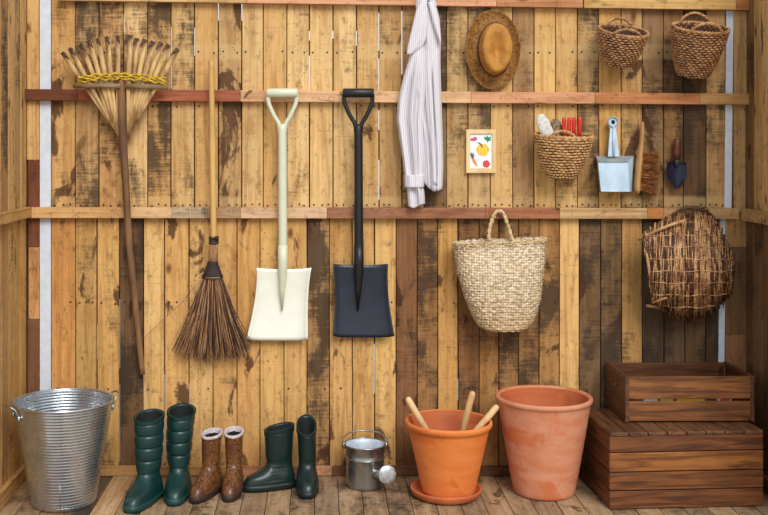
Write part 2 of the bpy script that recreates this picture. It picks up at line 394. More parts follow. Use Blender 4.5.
# ------------------------------------------------------------------ the shed: back wall
ZTOP, ZMID = P(0, -40, 0).z, P(0, 212, 0).z
XL, XR = P(27, 0, 0).x, P(745, 0, 0).x
Y_, L_, T_, B_, D_ = (202, 152, 84), (218, 176, 112), (186, 144, 88), (138, 98, 56), (98, 68, 40)
UP = [(51.2, 75.5, Y_, .35, .62), (75.5, 99, T_, .62, .1), (99, 123.7, (196, 146, 84), .58, .35), (123.7, 147.6, L_, .5, .3), (147.6, 171, (196, 148, 84), .78, 0),
      (171, 194.5, (200, 156, 92), .42, 0), (194.5, 218.3, Y_, .15, .1), (218.3, 241.7, T_, .3, .72), (241.7, 263.3, (208, 166, 104), .3, 0), (263.3, 286.8, (206, 158, 90), .2, .42),
      (286.8, 309.4, L_, .3, .15), (309.4, 333, (216, 172, 106), .2, .2), (333, 356.6, L_, .3, 0), (356.6, 379, (204, 158, 92), .25, .3), (379, 402, (188, 144, 84), .3, .45),
      (402, 424, T_, .62, .1), (424, 446.3, (140, 108, 68), .9, 0), (446.3, 468, (190, 150, 92), .55, .1), (468, 490.3, (190, 150, 94), .5, .15), (490.3, 512.4, (210, 164, 96), .25, 0),
      (512.4, 534, (166, 124, 76), .5, .1), (534, 555.4, (214, 166, 92), .15, 0), (555.4, 577.4, (206, 158, 90), .3, .1), (577.4, 598.7, (180, 138, 82), .66, 0), (598.7, 621, (214, 162, 84), .05, .1),
      (621, 642, (186, 142, 82), .35, .6), (642, 663.5, (142, 106, 66), .4, .6), (663.5, 683.4, (146, 104, 58), .6, .2), (683.4, 706, (104, 74, 46), .55, .1), (706, 725, (188, 146, 88), .55, 0)]
LO = [(51.2, 75.5, (204, 142, 72), .1, .1), (75.5, 97, (188, 142, 76), .2, .1), (97, 119.5, (208, 158, 84), .15, .1), (119.5, 143.5, (116, 84, 52), .72, .2), (143.5, 164.5, (218, 172, 100), .05, .1),
      (164.5, 189, (212, 158, 86), .1, .3), (189, 213, (214, 166, 96), .1, .2), (213, 237, (206, 154, 84), .15, .25), (237, 260, (206, 150, 78), .15, .3), (260, 284, (212, 162, 88), .2, .15), (284, 307, (208, 158, 88), .2, .2),
      (307, 329.4, (176, 132, 78), .62, .2), (329.4, 352.3, (204, 152, 84), .3, .5), (352.3, 374.5, (210, 160, 88), .1, .1), (374.5, 396, (216, 166, 92), .1, .1), (396, 417.3, (134, 88, 50), .4, .3), (417.3, 437.7, (160, 112, 60), .55, .1),
      (437.7, 458, (198, 144, 72), .2, .1), (458, 479, (138, 92, 48), .45, .2), (479, 498.6, (176, 124, 64), .3, .1), (498.6, 518.4, (160, 114, 62), .4, .1), (518.4, 539, (158, 112, 60), .4, .1), (539, 559.3, (176, 126, 66), .55, .1),
      (559.3, 579, (222, 172, 98), .05, .15), (579, 600.5, (122, 90, 56), .5, .1), (600.5, 621.6, (126, 94, 56), .5, .1), (621.6, 642.1, (188, 138, 72), .3, .1), (642.1, 664, (88, 66, 44), .5, .1), (664, 684.7, (100, 74, 46), .5, .1), (684.7, 705.7, (104, 76, 46), .5, .1), (705.7, 718, (84, 62, 40), .4, 0)]
SLITS_UP = {379: [(12, 50), (58, 92), (110, 130), (160, 200)], 402: [(10, 74)], 309.4: [(30, 40), (55, 92)], 333: [(30, 38)], 218.3: [(0, 20)], 241.7: [(0, 20)], 194.5: [(27, 55)], 171: [(26, 88)], 123.7: [(14, 32)], 356.6: [(30, 45)]}
SLITS_LO = {119.5: [(300, 370), (385, 470)], 143.5: [(375, 470)], 164.5: [(375, 468)], 189: [(385, 440)], 97: [(325, 360)], 458: [(380, 402)], 374.5: [(345, 395)], 52: [(420, 440)]}
cover = MB()
def zx(px): return P(px, 0, 0).x
def zy(py): return P(0, py, 0).z
def cover_strip(px, y0, y1, slits):
    y = y0
    for a, b in sorted(slits) + [(y1, y1)]:
        if a > y: cover.box((zx(px) - .02, .024, zy(a)), (zx(px) + .02, .034, zy(y)))
        y = max(y, b)
for x in sorted({q for b in UP for q in b[:2]} | {733, 747, 39.6, 27}): cover_strip(x, -40, 212, SLITS_UP.get(x, []))
for x in sorted({q for b in LO for q in b[:2]} | {725, 739, 39.6, 27}): cover_strip(x, 212, 475, SLITS_LO.get(x, []))
cover.box((XL - .05, .034, zy(-40)), (XR + .05, .06, zy(-28))); cover.box((XL - .05, .034, zy(206)), (XR + .05, .06, zy(218))); cover.box((XL - .05, .034, zy(466)), (XR + .05, .06, zy(475)))
wall_back = cover.build('wall_back', M['cover'], kind='structure')
nails = MB()
def nail(px, py, d=0.001, r=.004):
    c = P(px, py, d); n = 6
    vs = [c + Vector((r * cos(2 * pi * k / n), 0, r * sin(2 * pi * k / n))) for k in range(n)]
    vs += [q + Vector((0, -.0022, 0)) for q in vs]
    nails.add(vs, [tuple(range(6, 12))] + [(k, (k + 1) % 6, 6 + (k + 1) % 6, 6 + k) for k in range(6)])
rn = random.Random(3)
G = .0017
for (a, b, c, s_, k_) in UP:
    pr = rn.uniform(0, .004); tp = rn.uniform(-.0012, .0012)
    def taper(p, tp=tp): p.x += tp * p.z * .6
    ga, gb = (.0024 if q in SLITS_UP else G for q in (a, b))
    board('plank', (zx(a) + ga, -pr, ZMID + .0008), (zx(b) - gb, .020 - pr, ZTOP), 'Z', c, wall_back, s_ + (.10 if a > 510 else 0), k_ + (.08 if a > 560 else 0), taper=taper)['band'] = rn.choice([0, .2, .5, .9]) if a < 500 else rn.choice([.5, .9, 1])
    m_ = (a + b) / 2; w_ = b - a
    for yy, pb in ((52, .75), (106, .35), (205, .95)):
        for f in ((.2, .78) if yy < 200 else (.18, .5, .82)):
            if rn.random() < pb: nail(a + w_ * (f + rn.uniform(-.06, .06)), yy + rn.uniform(-1, 1), pr)
for (a, b, c, s_, k_) in LO:
    pr = rn.uniform(0, .004); tp = rn.uniform(-.0015, .0015)
    def taper(p, tp=tp): p.x += tp * p.z * .6
    ga, gb = (.0024 if q in SLITS_LO else G for q in (a, b))
    board('plank', (zx(a) + ga, -pr, .0), (zx(b) - gb, .020 - pr, ZMID - .0008), 'Z', c, wall_back, s_ + .16, k_ + .14, taper=taper)
    w_ = b - a
    for yy, pb in ((303, .3), (389, .15)):
        for f in (.2, .5, .8):
            if rn.random() < pb: nail(a + w_ * f, yy + rn.uniform(-1, 1), pr)
nails.build('nail_heads', M['iron_nail'], wall_back, kind='stuff')
# white painted boards
for (x0, x1, y0, y1) in ((39.8, 50.9, -40, 474), (725.4, 732.7, -40, 212), (718.4, 724.6, 212, 474)):
    lo_, hi_ = P(x0, y1, 0), P(x1, y0, 0)
    c_ = (lo_ + hi_) / 2
    m_ = MB().box((lo_.x - c_.x, -.003, lo_.z - c_.z), (hi_.x - c_.x, .02, hi_.z - c_.z), .0015)
    if x0 > 700:
        for p in m_.v: p.x += p.z * .010
    o_ = m_.build('white_board', M['white_paint'], wall_back, label='narrow white painted board'); o_.location = (c_.x, 0, c_.z)
# corner posts made of offcuts
for (x0, x1, y0, y1, c, s_) in ((27.5, 39.4, -40, 160, (206, 160, 94), .1), (28.5, 39.4, 160, 247, (122, 66, 40), .3), (29, 39.4, 247, 319, (198, 142, 84), .1), (28, 39.4, 319, 474, (122, 80, 50), .4),
                              (733.4, 747, -40, 94, (184, 142, 84), .2), (733.4, 745, 94, 212, (180, 138, 82), .25), (725, 746.5, 212, 247, (178, 132, 76), .2), (725, 746.5, 247, 334, (124, 88, 54), .4), (725, 746.5, 334, 474, (150, 100, 62), .3)):
    board('post_board', (zx(x0), -.008, zy(y1) + .0006), (zx(x1), .02, zy(y0) - .0006), 'Z', c, wall_back, s_, 0)

# side walls
def side_wall(name, x, sgn, cols, cols2):
    w = structure(name)
    w.location = (x, 0, 0)
    bw = .088
    for i in range(10):
        for z0, z1, cc in ((ZMID + .0008, ZTOP, cols), (0, ZMID - .0008, cols2)):
            c, s_, k_ = cc[i % len(cc)]; pr = rn.uniform(0, .003)
            xa = (x + sgn * (.022 - .0), x - sgn * pr)
            o = board('plank', (min(xa), -bw * (i + 1) + .001, z0), (max(xa), -bw * i - .001, z1), 'Z', c, None, s_, k_)
            o.parent = w; o.location.x -= x
    m = MB().box((min(sgn * .024, sgn * .036), -bw * 10, 0), (max(sgn * .024, sgn * .036), 0, ZTOP))
    m.build('backing', M['cover'], w)
    return w
YL, TL = (196, 150, 84), (178, 136, 80)
wall_left = side_wall('wall_left', XL - .004, -1, [((200, 156, 88), .25, .1), ((182, 142, 84), .5, .4), ((206, 160, 94), .3, .3), ((170, 128, 76), .6, .2)], [((204, 156, 80), .25, .1), ((196, 150, 80), .35, .1), ((200, 154, 84), .3, .1), (TL, .3, .1)])
wall_right = side_wall('wall_right', XR + .004, 1, [((132, 92, 52), .5, .2), ((192, 144, 78), .2, .35), ((204, 156, 88), .2, .4), (YL, .3, .2)], [((122, 84, 50), .5, .2), ((136, 94, 54), .5, .4), ((122, 84, 48), .5, .3), (B_, .4, .2)])

# rails
def rail(name, segs, y0, y1, xspan, thick=.034, h=11.2, slope=True):
    w = structure(name)
    zl, zr = zy(y0), zy(y1); xa, xb = zx(xspan[0]), zx(xspan[1])
    for (a, b, c, s_, k_) in segs:
        x0, x1 = zx(a) + .0004, zx(b) - .0004
        sl = (zr - zl) / (xb - xa)
        zm = zl + sl * ((x0 + x1) / 2 - xa); hh = px2m(h) / 2
        def taper(p, sl=sl): p.z += sl * p.x
        board('rail_board', (x0, -thick - rn.uniform(0, .003), zm - hh), (x1, -.0045, zm + hh), 'X', c, w, s_, k_, taper=taper)
    return w
rail('trim_1', [(60, 247, (206, 164, 104), .2, .1), (247, 495, (214, 150, 108), .05, .1), (495, 581, (196, 130, 82), .15, .1), (582, 733, (206, 160, 88), .15, .1), (733, 748, (176, 112, 54), .2, 0)], -4.2, 5.6, (60, 748))
rail('trim_2', [(27, 80, (118, 66, 42), .35, .1), (80, 241, (166, 88, 58), .2, .1), (241, 470, (214, 164, 116), .15, .3), (470, 593, (210, 146, 100), .1, .15), (593, 697, (192, 120, 68), .1, .1), (697, 747, (192, 146, 84), .2, 0)], 95, 99.4, (27, 747))
rail('trim_3', [(31, 128, (206, 156, 94), .1, .1), (128, 173, (218, 176, 124), .05, 0), (173, 208, (178, 150, 116), .6, 0), (208, 241, (170, 136, 96), .3, 0), (241, 327, (208, 168, 128), .1, .2), (327, 484, (160, 106, 74), .25, .1), (484, 558, (166, 102, 66), .2, .1), (558, 645, (200, 162, 108), .35, .1), (645, 661, (204, 130, 62), .05, 0), (661, 736, (182, 140, 86), .3, .1)], 212.2, 213.2, (31, 736), h=10.6)
def side_trim(name, x, sgn, zlo, zhi, c, s_, y1=-.86, y0=-.036, thick=.034):
    w = structure(name); xs = (x - sgn * .0035, x - sgn * thick)
    board('rail_board', (min(xs), y1, zlo), (max(xs), y0, zhi), 'Y', c, w, s_, .1); return w
side_trim('trim_4', XL - .004, -1, zy(216.5), zy(206.5), (190, 142, 72), .25)
side_trim('trim_5', XR + .004, 1, zy(219.5), zy(208), (182, 138, 82), .3)
def baseboard(name, segs, z1=.038, thick=.026):
    w = structure(name)
    for (a, b, c, s_) in segs: board('board', (zx(a) + .0005, -thick, .0005), (zx(b) - .0005, -.0045, z1), 'X', c, w, s_, .1)
baseboard('baseboard_back', [(29, 238, (198, 150, 86), .15), (238, 290, (176, 118, 78), .3), (290, 332, (186, 128, 92), .2), (332, 480, (124, 80, 52), .4), (480, 743, (108, 72, 46), .45)])
side_trim('baseboard_left', XL - .004, -1, .0005, .062, (190, 142, 80), .2, y0=-.027, thick=.024)
side_trim('baseboard_right', XR + .004, 1, .0005, .062, (120, 84, 52), .4, y0=-.027, thick=.024)

# floor boards
floor = structure('floor')
FC = [(176, 142, 104), (158, 124, 90), (186, 150, 108), (150, 118, 90), (170, 132, 94), (164, 132, 100), (182, 148, 110), (146, 112, 82)]
x = -.288 - .093 * 13; i = 0
while x < XR:
    x1 = x + .093; pr = rn.uniform(0, .0015)
    c = tuple(q * .93 for q in FC[(i * 5 + i // 3) % 8]); s_ = rn.choice([.4, .5, .55, .6])
    px_ = 384 + (x + .046) * 255
    if 60 < px_ < 84: c, s_ = (150, 110, 76), .5
    if 84 < px_ < 108: c, s_ = (112, 88, 68), .75
    if 108 < px_ < 132: c, s_ = (190, 150, 104), .25
    cut = -rn.uniform(.25, .9) if rn.random() < .0 else None
    board('plank', (max(x, XL - .003) + .0012, -1.6, -.024), (min(x1, XR + .003) - .0012, .02, -pr - .0004), 'Y', c, floor, s_, .15)
    x = x1; i += 1
fj = MB().box((XL - .003, -1.55, -.07), (XR + .003, .02, -.026)); fj.build('joists', M['cover'], floor)
t = NT('pale_gravel'); nz = t.noise(t.obj(), 3, 6, .7)
gm = t.set(**{'Base Color': t.mix(t.mr(nz, .4, .6), lin((196, 192, 182)), lin((176, 170, 158))), 'Roughness': .95})
g = MB().add([(-14, -16, -.09), (14, -16, -.09), (14, 8, -.09), (-14, 8, -.09)], [(0, 1, 2, 3)]).build('ground', gm, kind='structure')

# ------------------------------------------------------------------ bamboo rake
rk = thing('rake', 'bamboo fan rake with splayed tines and yellow cord, hung on a dark stick', 'rake', P(141, 376, .05))
hp = crom([tuple(P(121, 78, .075)), tuple(P(122.5, 130, .075)), tuple(P(125.5, 180, .07)), tuple(P(129, 240, .055)), tuple(P(136, 310, .045)), tuple(P(142.5, 374, .03))], 6)
hr = [.0185 - .0075 * i / (len(hp) - 1) + .0008 * sin(i * 1.9) for i in range(len(hp))]
MB().tube(hp, hr, 10).build('handle', M['dark_stick'], rk, True)
tops = [(64.5, 55), (71.5, 51), (82, 46.5), (90, 43), (98.5, 41), (107.5, 39.5), (118, 38.5), (130, 38), (137, 41), (145, 42), (153, 44), (161, 45), (168, 47), (177, 51)]
for i, (tx, ty) in enumerate(tops):
    left = i < 7
    f = i / 6 if left else (13 - i) / 6
    bx_ = (113.5 + 4.5 * f) if left else (132 - 4.5 * f)
    by_ = 128 + 8 * f
    b0 = P(bx_, by_, .075); tp_ = P(tx, ty, .075 + .012 * sin(i * 2.1))
    mid = b0.lerp(tp_, .5) + Vector((0, -.006 * (i % 2), 0))
    dr = (tp_ - b0).normalized()
    pth = [b0, b0.lerp(tp_, .25), mid, b0.lerp(tp_, .8), tp_]
    tn = MB().tube(pth, [.0045, .0075, .0095, .0105, .0105], 8, flat=.42, up=(0, -1, 0)).build('tine', M['bamboo'], rk, True)
    tw_ = Vector((.010 if left else -.006, 0, 0))
    MB().tube([tp_ - dr * .002, tp_ + dr * .010 + Vector((0, -.006, 0)), tp_ + dr * .009 + Vector((0, -.020, 0))], [.0105, .0098, .0085], 8, flat=.38, up=(0, -1, 0)).build('bent_end', M['bamboo'], tn, True)
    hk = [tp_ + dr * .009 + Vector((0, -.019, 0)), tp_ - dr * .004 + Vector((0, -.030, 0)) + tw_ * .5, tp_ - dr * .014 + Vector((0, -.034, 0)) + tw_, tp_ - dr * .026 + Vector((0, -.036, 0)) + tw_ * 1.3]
    MB().tube(hk, [.0085, .0075, .0050, .0012], 8, flat=.38, up=(0, -1, 0)).build('hooked_tip', M['tip_shade'], tn, True)  # tapering hook, its underside shade put into the colour
cb = MB().tube([P(73, 85.5, .094), P(100, 85.6, .097), P(120, 86, .097)], .0105, 8, flat=.45, up=(0, -1, 0)); cb.build('crossbar', M['bamboo_grey'], rk, True)
MB().tube([P(125, 86, .097), P(145, 86.6, .097), P(167, 87.2, .094)], .0105, 8, flat=.45, up=(0, -1, 0)).build('crossbar', M['bamboo_grey'], rk, True)
for j, (yo, phs) in enumerate(((74, 0), (76.6, 1.6), (79, 3.1))):
    pts = []
    for k in range(67):
        u = k / 66; xx = 78 + 88 * u
        yy = yo + 4.4 * (u - .45) ** 2 * 4 * .9 + .7 * sin(u * 56 + phs) + .4 * sin(u * 23 + phs * 2)
        pts.append(P(xx, yy, .096 + .006 * cos(u * 50 + phs)))
    MB().tube(pts, .0042, 6).build('cord', M['yellow_cord'], rk, True, label='yellow cord woven through the tines')

# ------------------------------------------------------------------ twig broom
br = thing('broom', 'twig broom hanging bristles down on a pale bamboo stick', 'broom', P(212, 362, .05))
sp = []; sr = []
for k in range(25):
    u = k / 24; sp.append(P(211.2 + 2.6 * u, 60 + 182 * u, .062))
    sr.append(.0115 + .0016 * u + (.002 if k in (0, 11, 12) else 0))
MB().tube(sp, sr, 12).build('stick', M['bamboo_pole'], br, True)
MB().tube([P(213.8, 238, .062), P(213.5, 246, .062), P(213, 264, .062)], [.0165, .019, .019], 12).build('twig_bundle', M['twig'], br, True)
k1 = MB()
for yy in (237.5, 240, 242.5):
    k1.tube([P(213.8, yy, .062) + Vector((.0175 * cos(a * pi / 6), .0175 * sin(a * pi / 6), .003 * sin(a * pi / 6))) for a in range(12)], .0045, 6, True)
k1.ball(P(216, 238, .082), .010, .008, .007); k1.build('knot', M['dark_binding'], br, True)
rs = []
for k in range(9):
    u = k / 8; c_ = P(212.8 - .3 * u, 261 + 16.5 * u, .062); w_ = px2m(4.8 + 6 * u ** 1.3) + (.002 if k % 2 else 0)
    rs.append([c_ + Vector((w_ * cos(2 * pi * a / 20), (.019 + .008 * u) * sin(2 * pi * a / 20), 0)) for a in range(20)])
MB().rings(rs, True, True, True).build('binding', M['dark_binding'], br, True)
tw = MB(); twd = MB(); rb = random.Random(5)
for k in range(270):
    u = rb.uniform(-1, 1); q = rb.uniform(-1, 1)
    a = P(212.5 + 9.5 * u, 276 + rb.uniform(-1, 1), .062 + .018 * q * math.sqrt(1 - u * u * .9))
    ln_ = rb.uniform(.86, 1.03) * (1 - .10 * u * u)
    ang = u * 1.0 + rb.uniform(-.12, .12)
    e = P(212 + 39 * ang, 277 + 85 * ln_, .055 + .035 * q * (1 - abs(u) * .5))
    mm = a.lerp(e, .5) + Vector((rb.uniform(-.008, .008) - .010 * u, rb.uniform(-.004, .004), rb.uniform(-.004, .004)))
    e.y = min(e.y, -.012); (tw if k % 5 < 3 else twd).tube([a, a.lerp(mm, .6), mm, mm.lerp(e, .6), e], [.0026, .0026, .0023, .0019, .0011], 4, caps=False)
for (x0, y0, x1, y1) in ((196, 290, 145, 337), (200, 300, 172, 350), (224, 300, 245, 358), (194, 288, 185, 300)):
    tw.tube([P(x0, y0, .055), P((x0 + x1) / 2 - 1, (y0 + y1) / 2, .04), P(x1, y1, .02)], [.002, .0015, .001], 4)
tw.build('bristles', M['twig'], br, True, kind='stuff'); twd.build('dark_bristles', M['twig_dark'], br, True, kind='stuff')
MB().tube([P(205, 277.6, .085), P(212, 278, .092), P(220, 277.6, .085)], .0025, 5).build('stitching', M['bamboo_grey'], br, True)

# ------------------------------------------------------------------ shovels
def shovel(name, label, gx, x0t, x1t, x0b, x1b, yt, yb, shaft_bot, mb_, ms):
    D = .072
    r = thing(name, label, 'shovel', P((x0b + x1b) / 2, yb, .045), group='flat shovels hung by their handles')
    MB().tube([P(gx - 15.4, 93, D), P(gx - 14.6, 93, D), P(gx + 14.6, 93, D), P(gx + 15.4, 93, D)], [.016, .019, .019, .016], 16).build('grip', ms, r, True)
    for sgn in (-1, 1):
        pts = crom([tuple(P(gx + sgn * 14.2, 94, D)), tuple(P(gx + sgn * 13.6, 103, D)), tuple(P(gx + sgn * 8.5, 115, D)), tuple(P(gx + sgn * 3.4, 124, D)), tuple(P(gx + sgn * 2.2, 133, D))], 5)
        MB().tube(pts, .0088, 10, flat=.9).build('yoke_arm', ms, r, True)
    gx2 = gx + .6
    MB().tube([P(gx, 124, D), P(gx, 129, D), P(gx + .1, 135, D), P(gx2, 246, D - .004), P(gx2, 252, D - .004)], [.012, .0165, .0178, .0185, .0185], 16).build('shaft', ms, r, True)
    sk = [P(gx2, 245, D - .004), P(gx2, 262, D - .005), P(gx2 - .2, 272, D - .008), P(gx2 - .6, 290, D - .016), P(gx2 - 1, 311, D - .024)]
    MB().tube(sk, [.0196, .0205, .019, .013, .003], 14).build('socket', ms, r, True)
    NU, NV = 24, 20; fr, bk = [], []
    for j in range(NV + 1):
        v = j / NV; rowf, rowb = [], []
        for i in range(NU + 1):
            u = i / NU * 2 - 1
            wst = .075 * sin(pi * v ** .8)                        # waisted sides
            xl = x0t + (x0b - x0t) * v ** 1.2; xr = x1t + (x1b - x1t) * v ** 1.2
            cx = (xl + xr) / 2; hw = (xr - xl) / 2 * (1 - wst)
            y = yt + (yb - yt) * v + (1.6 * (1 - v) * (u * u - .2)) * -1 - (1.5 * v * abs(u) ** 6)
            d = .040 + .022 * abs(u) ** 6 + .012 * (1 - v) ** 3 - .006 * sin(pi * v) + .006 * math.exp(-(u / .15) ** 2) * max(0, 1 - v * 1.5)
            p = P(cx + hw * u, y, d); rowf.append(p); rowb.append(p + Vector((0, .003, 0)))
        fr.append(rowf); bk.append(rowb)
    m = MB(); m.rings(fr, False); m.rings(bk, False)
    n = NU + 1; o = len(m.v) // 2; fs = []
    for i in range(NU): fs += [(i, i + 1, o + i + 1, o + i), (NV * n + i, NV * n + i + 1, o + NV * n + i + 1, o + NV * n + i)]
    for j in range(NV): fs += [(j * n, (j + 1) * n, o + (j + 1) * n, o + j * n), (j * n + NU, (j + 1) * n + NU, o + (j + 1) * n + NU, o + j * n + NU)]
    b = len(m.v); m.f += fs; m.sm += [False] * len(fs)
    m.build('blade', mb_, r, True)
    return r
shovel('shovel', 'cream white shovel with square blade and D-shaped grip', 282.3, 256.5, 311.5, 246.5, 308, 269, 340.5, 268, M['cream_steel'], M['cream_shaft'])
shovel('shovel', 'black shovel with square blade and D-shaped grip', 358.3, 332.5, 388.5, 333, 394.5, 265, 337.5, 265, M['black_steel'], M['black_plastic'])

# ------------------------------------------------------------------ striped shirt
sh = thing('shirt', 'white striped long-sleeved shirt hanging from the top rail', 'shirt', P(420, 206, .06))
def cloth(name, rows, d, thick, folds, parent, NU=40, NV=60, hem=None):
    y0, y1 = rows[0][0], rows[-1][0]; fr, bk = [], []
    for j in range(NV + 1):
        y = y0 + (y1 - y0) * j / NV; l, r_ = lerp_rows(rows, y); a, b = [], []
        for i in range(NU + 1):
            u = i / NU; yy = y
            if hem: yy = y + hem(u) * (j / NV) ** 3
            f = 0
            for (f0, fa, fw, fs, y_on) in folds:            # ridge centre, height, width, drift, start row
                k = min(1, max(0, (y - y_on) / 25))
                f += fa * k * math.exp(-((u - f0 - fs * (y - y0) / (y1 - y0)) / fw) ** 2)
            e = (1 - (2 * u - 1) ** 4)
            a.append(P(l + (r_ - l) * u, yy, d + (thick + f) * e ** .5 if e > 0 else d)); b.append(P(l + (r_ - l) * u, yy, d - .004))
        fr.append(a); bk.append(b)
    m = MB(); m.rings(fr, False); m.rings(bk, False); n = NU + 1; o = len(m.v) // 2
    fs = []
    for i in range(NU): fs += [(i, i + 1, o + i + 1, o + i), (NV * n + i, NV * n + i + 1, o + NV * n + i + 1, o + NV * n + i)]
    for j in range(NV): fs += [(j * n, (j + 1) * n, o + (j + 1) * n, o + j * n), (j * n + NU, (j + 1) * n + NU, o + (j + 1) * n + NU, o + j * n + NU)]
    m.f += fs; m.sm += [True] * len(fs)
    return m.build(name, M['shirt'], parent, True)
cloth('body', [(1, 420, 433), (8, 417, 437), (20, 415, 440), (40, 412, 441), (60, 410, 440.5), (80, 411, 441), (110, 414, 442), (140, 420, 443), (165, 422, 443.5), (186, 423.5, 442.5)], .05, .03,
      [(.36, -.022, .05, .05, 4), (.55, .012, .06, .1, 20), (.72, -.024, .04, -.05, 60), (.9, .010, .06, 0, 40), (.2, .012, .06, .1, 30)], sh, hem=lambda u: 5 * sin(pi * u * 1.1) + 9 * (u - .5))
cloth('sleeve', [(44, 411, 424), (60, 408.5, 426), (80, 402.5, 426), (100, 398, 425), (120, 396.5, 424), (140, 399.5, 424), (160, 402.5, 424.5), (173, 404, 424), (176, 404.5, 424.2), (187, 405, 423.5)], .062, .036,
      [(.3, -.020, .06, .1, 60), (.5, .014, .08, .1, 50), (.78, -.02, .06, -.15, 70), (.1, .012, .05, 0, 90)], sh)
cloth('cuff', [(175, 403.6, 425), (180, 404, 424.8), (187.5, 404.4, 424)], .064, .040, [(.3, .006, .1, 0, 100), (.7, -.006, .1, 0, 100)], sh, 24, 10)
cloth('sleeve_placket', [(184, 406, 423), (192, 407, 424.5), (200, 407.6, 425), (206, 408, 425)], .056, .030, [(.35, -.016, .12, .2, 150), (.7, .012, .1, 0, 150)], sh, 24, 16, hem=lambda u: 2 * sin(u * 5))
cloth('lapel', [(0, 421, 427), (10, 416, 427.5), (25, 412.5, 428), (40, 409, 426), (48, 407.2, 422), (54.5, 406.5, 413)], .092, .012, [(.6, .008, .2, -.1, 0)], sh, 24, 30)
cloth('lapel', [(2, 427.5, 434), (12, 430, 437), (25, 433, 439.8), (36, 437, 441), (42.5, 440, 441.4)], .088, .010, [(.4, .006, .2, 0, 0)], sh, 20, 26)
col = crom([tuple(P(419, 8, .075)), tuple(P(420, 0, .085)), tuple(P(425, -3, .09)), tuple(P(431, -1, .085)), tuple(P(434, 7, .075))], 6)
MB().tube(col, .014, 8, flat=.6).build('collar', M['shirt'], sh, True)
cloth('front_edge', [(6, 424, 428.5), (40, 426, 430.5), (80, 428, 432), (120, 430, 434), (160, 432, 436), (184, 433, 437)], .074, .014, [], sh, 8, 50)

# ------------------------------------------------------------------ straw hat
hat = thing('hat', 'ochre straw hat with oval crown hung flat against the planks', 'hat', P(494.5, 90, .02))
hc = P(492.6, 49.6, .03); rxb, rzb = px2m(27), px2m(39.5)
def hat_ring(cx, cz, rx, rz, d, n=64, rag=0, rgen=random.Random(2), egg=0):
    return [Vector((cx + (rx + rgen.uniform(-rag, rag)) * cos(2 * pi * k / n) * (1 + egg * sin(2 * pi * k / n)), -d(2 * pi * k / n) if callable(d) else -d, cz + (rz + rgen.uniform(-rag, rag)) * sin(2 * pi * k / n))) for k in range(n)]
cx2, cz2 = hc.x + px2m(1.5), hc.z
rings_ = []
for k in range(11):
    u = k / 10
    rx = px2m(15.2) + (rxb - px2m(15.2)) * u; rz = px2m(25) + (rzb - px2m(25)) * u
    dd = lambda a, u=u: .030 + .012 * u * u * (1 + .6 * cos(2 * a)) + .003 * sin(9 * a + 1) * u - .012 * sin(pi * u) * .6
    rings_.append(hat_ring(cx2 + (hc.x - cx2) * u, hc.z, rx, rz, dd, rag=.0015 if k == 10 else 0))
back_ = [[p + Vector((0, .004, 0)) for p in r_] for r_ in rings_][::-1]
MB().rings(rings_ + back_ + [rings_[0]]).build('brim', M['straw_brim'], hat, True)
rings_ = []
for k in range(19):
    u = k / 18
    if u < .5:
        q = u / .5; s_ = 1 - .10 * q ** 2; d_ = .024 + .095 * q
    else:
        q = (u - .5) / .5; s_ = .90 * (1 - q) + .004; d_ = .119 + .010 * sin(min(1, q * 3) * pi / 2)
    def dd(a, d_=d_, s_=s_, u=u):
        if u <= .5: return d_
        x_, z_ = s_ * cos(a), s_ * sin(a)
        return d_ - .034 * math.exp(-(x_ / .34) ** 2 - ((z_ - .05) / .62) ** 2)
    rings_.append(hat_ring(cx2, cz2, px2m(15.9) * s_, px2m(25.8) * s_, dd, egg=.02))
MB().rings(rings_, True, False, True).build('crown', M['straw_hat'], hat, True)
bd = MB()
for j in range(2):
    bd.tube([Vector((cx2 + (px2m(16.1)) * cos(2 * pi * k / 80), -.036 - .007 * j - .0015 * sin(k * 2.4 + j * 3), cz2 + px2m(26) * sin(2 * pi * k / 80))) for k in range(80)], .0035, 5, True)
bd.build('band', M['straw_band'], hat, True)

# ------------------------------------------------------------------ little framed picture
pf = thing('picture', 'small pale wood framed picture of vegetables on white', 'picture', P(481, 173, .01))
a, b = P(466.2, 173, .02), P(496, 129.5, .02); bw = px2m(4.8)
def bar(x0, z0, x1, z1): MB().box((x0, -.024, z0), (x1, -.006, z1), .001).build('frame_bar', M['frame_wood'], pf, True)
bar(a.x, a.z, b.x, a.z + bw); bar(a.x, b.z - bw * .9, b.x, b.z); bar(a.x, a.z + bw, a.x + bw * .8, b.z - bw * .9); bar(b.x - bw * .8, a.z + bw, b.x, b.z - bw * .9)
sheet = MB().box((a.x + bw * .7, -.017, a.z + bw * .9), (b.x - bw * .7, -.010, b.z - bw * .8)).build('paper', M['paper'], pf, True)
def ink(name, mat, pts, lay=0):
    vs = [P(x, y, .0178 + lay * .0003) for x, y in pts]; n = len(vs); vs += [p + Vector((0, .0004, 0)) for p in vs]
    MB().add(vs, [tuple(range(n)), tuple(range(2 * n - 1, n - 1, -1))] + [(k, (k + 1) % n, n + (k + 1) % n, n + k) for k in range(n)]).build(name, mat, sheet, True)
el = lambda x, y, rx, ry, n=14, w=0, m=0: [(x + (rx + w * cos(m * 2 * pi * k / n)) * cos(2 * pi * k / n), y + (ry + w * cos(m * 2 * pi * k / n)) * sin(2 * pi * k / n)) for k in range(n)]
ink('pumpkin_print', M['ink_yellow'], el(482.8, 149.8, 6.4, 6.0, 30, .35, 6))
for dx in (-3.2, 0, 3.2): ink('pumpkin_rib', M['ink_pale_orange'], el(482.8 + dx, 150, .7, 4.8), 1)
ink('stalk_print', M['ink_grey'], [(477, 142.2), (480, 142.8), (482, 144.6), (483, 147.6), (481.8, 147.4), (480.6, 145), (479, 143.6)], 2)
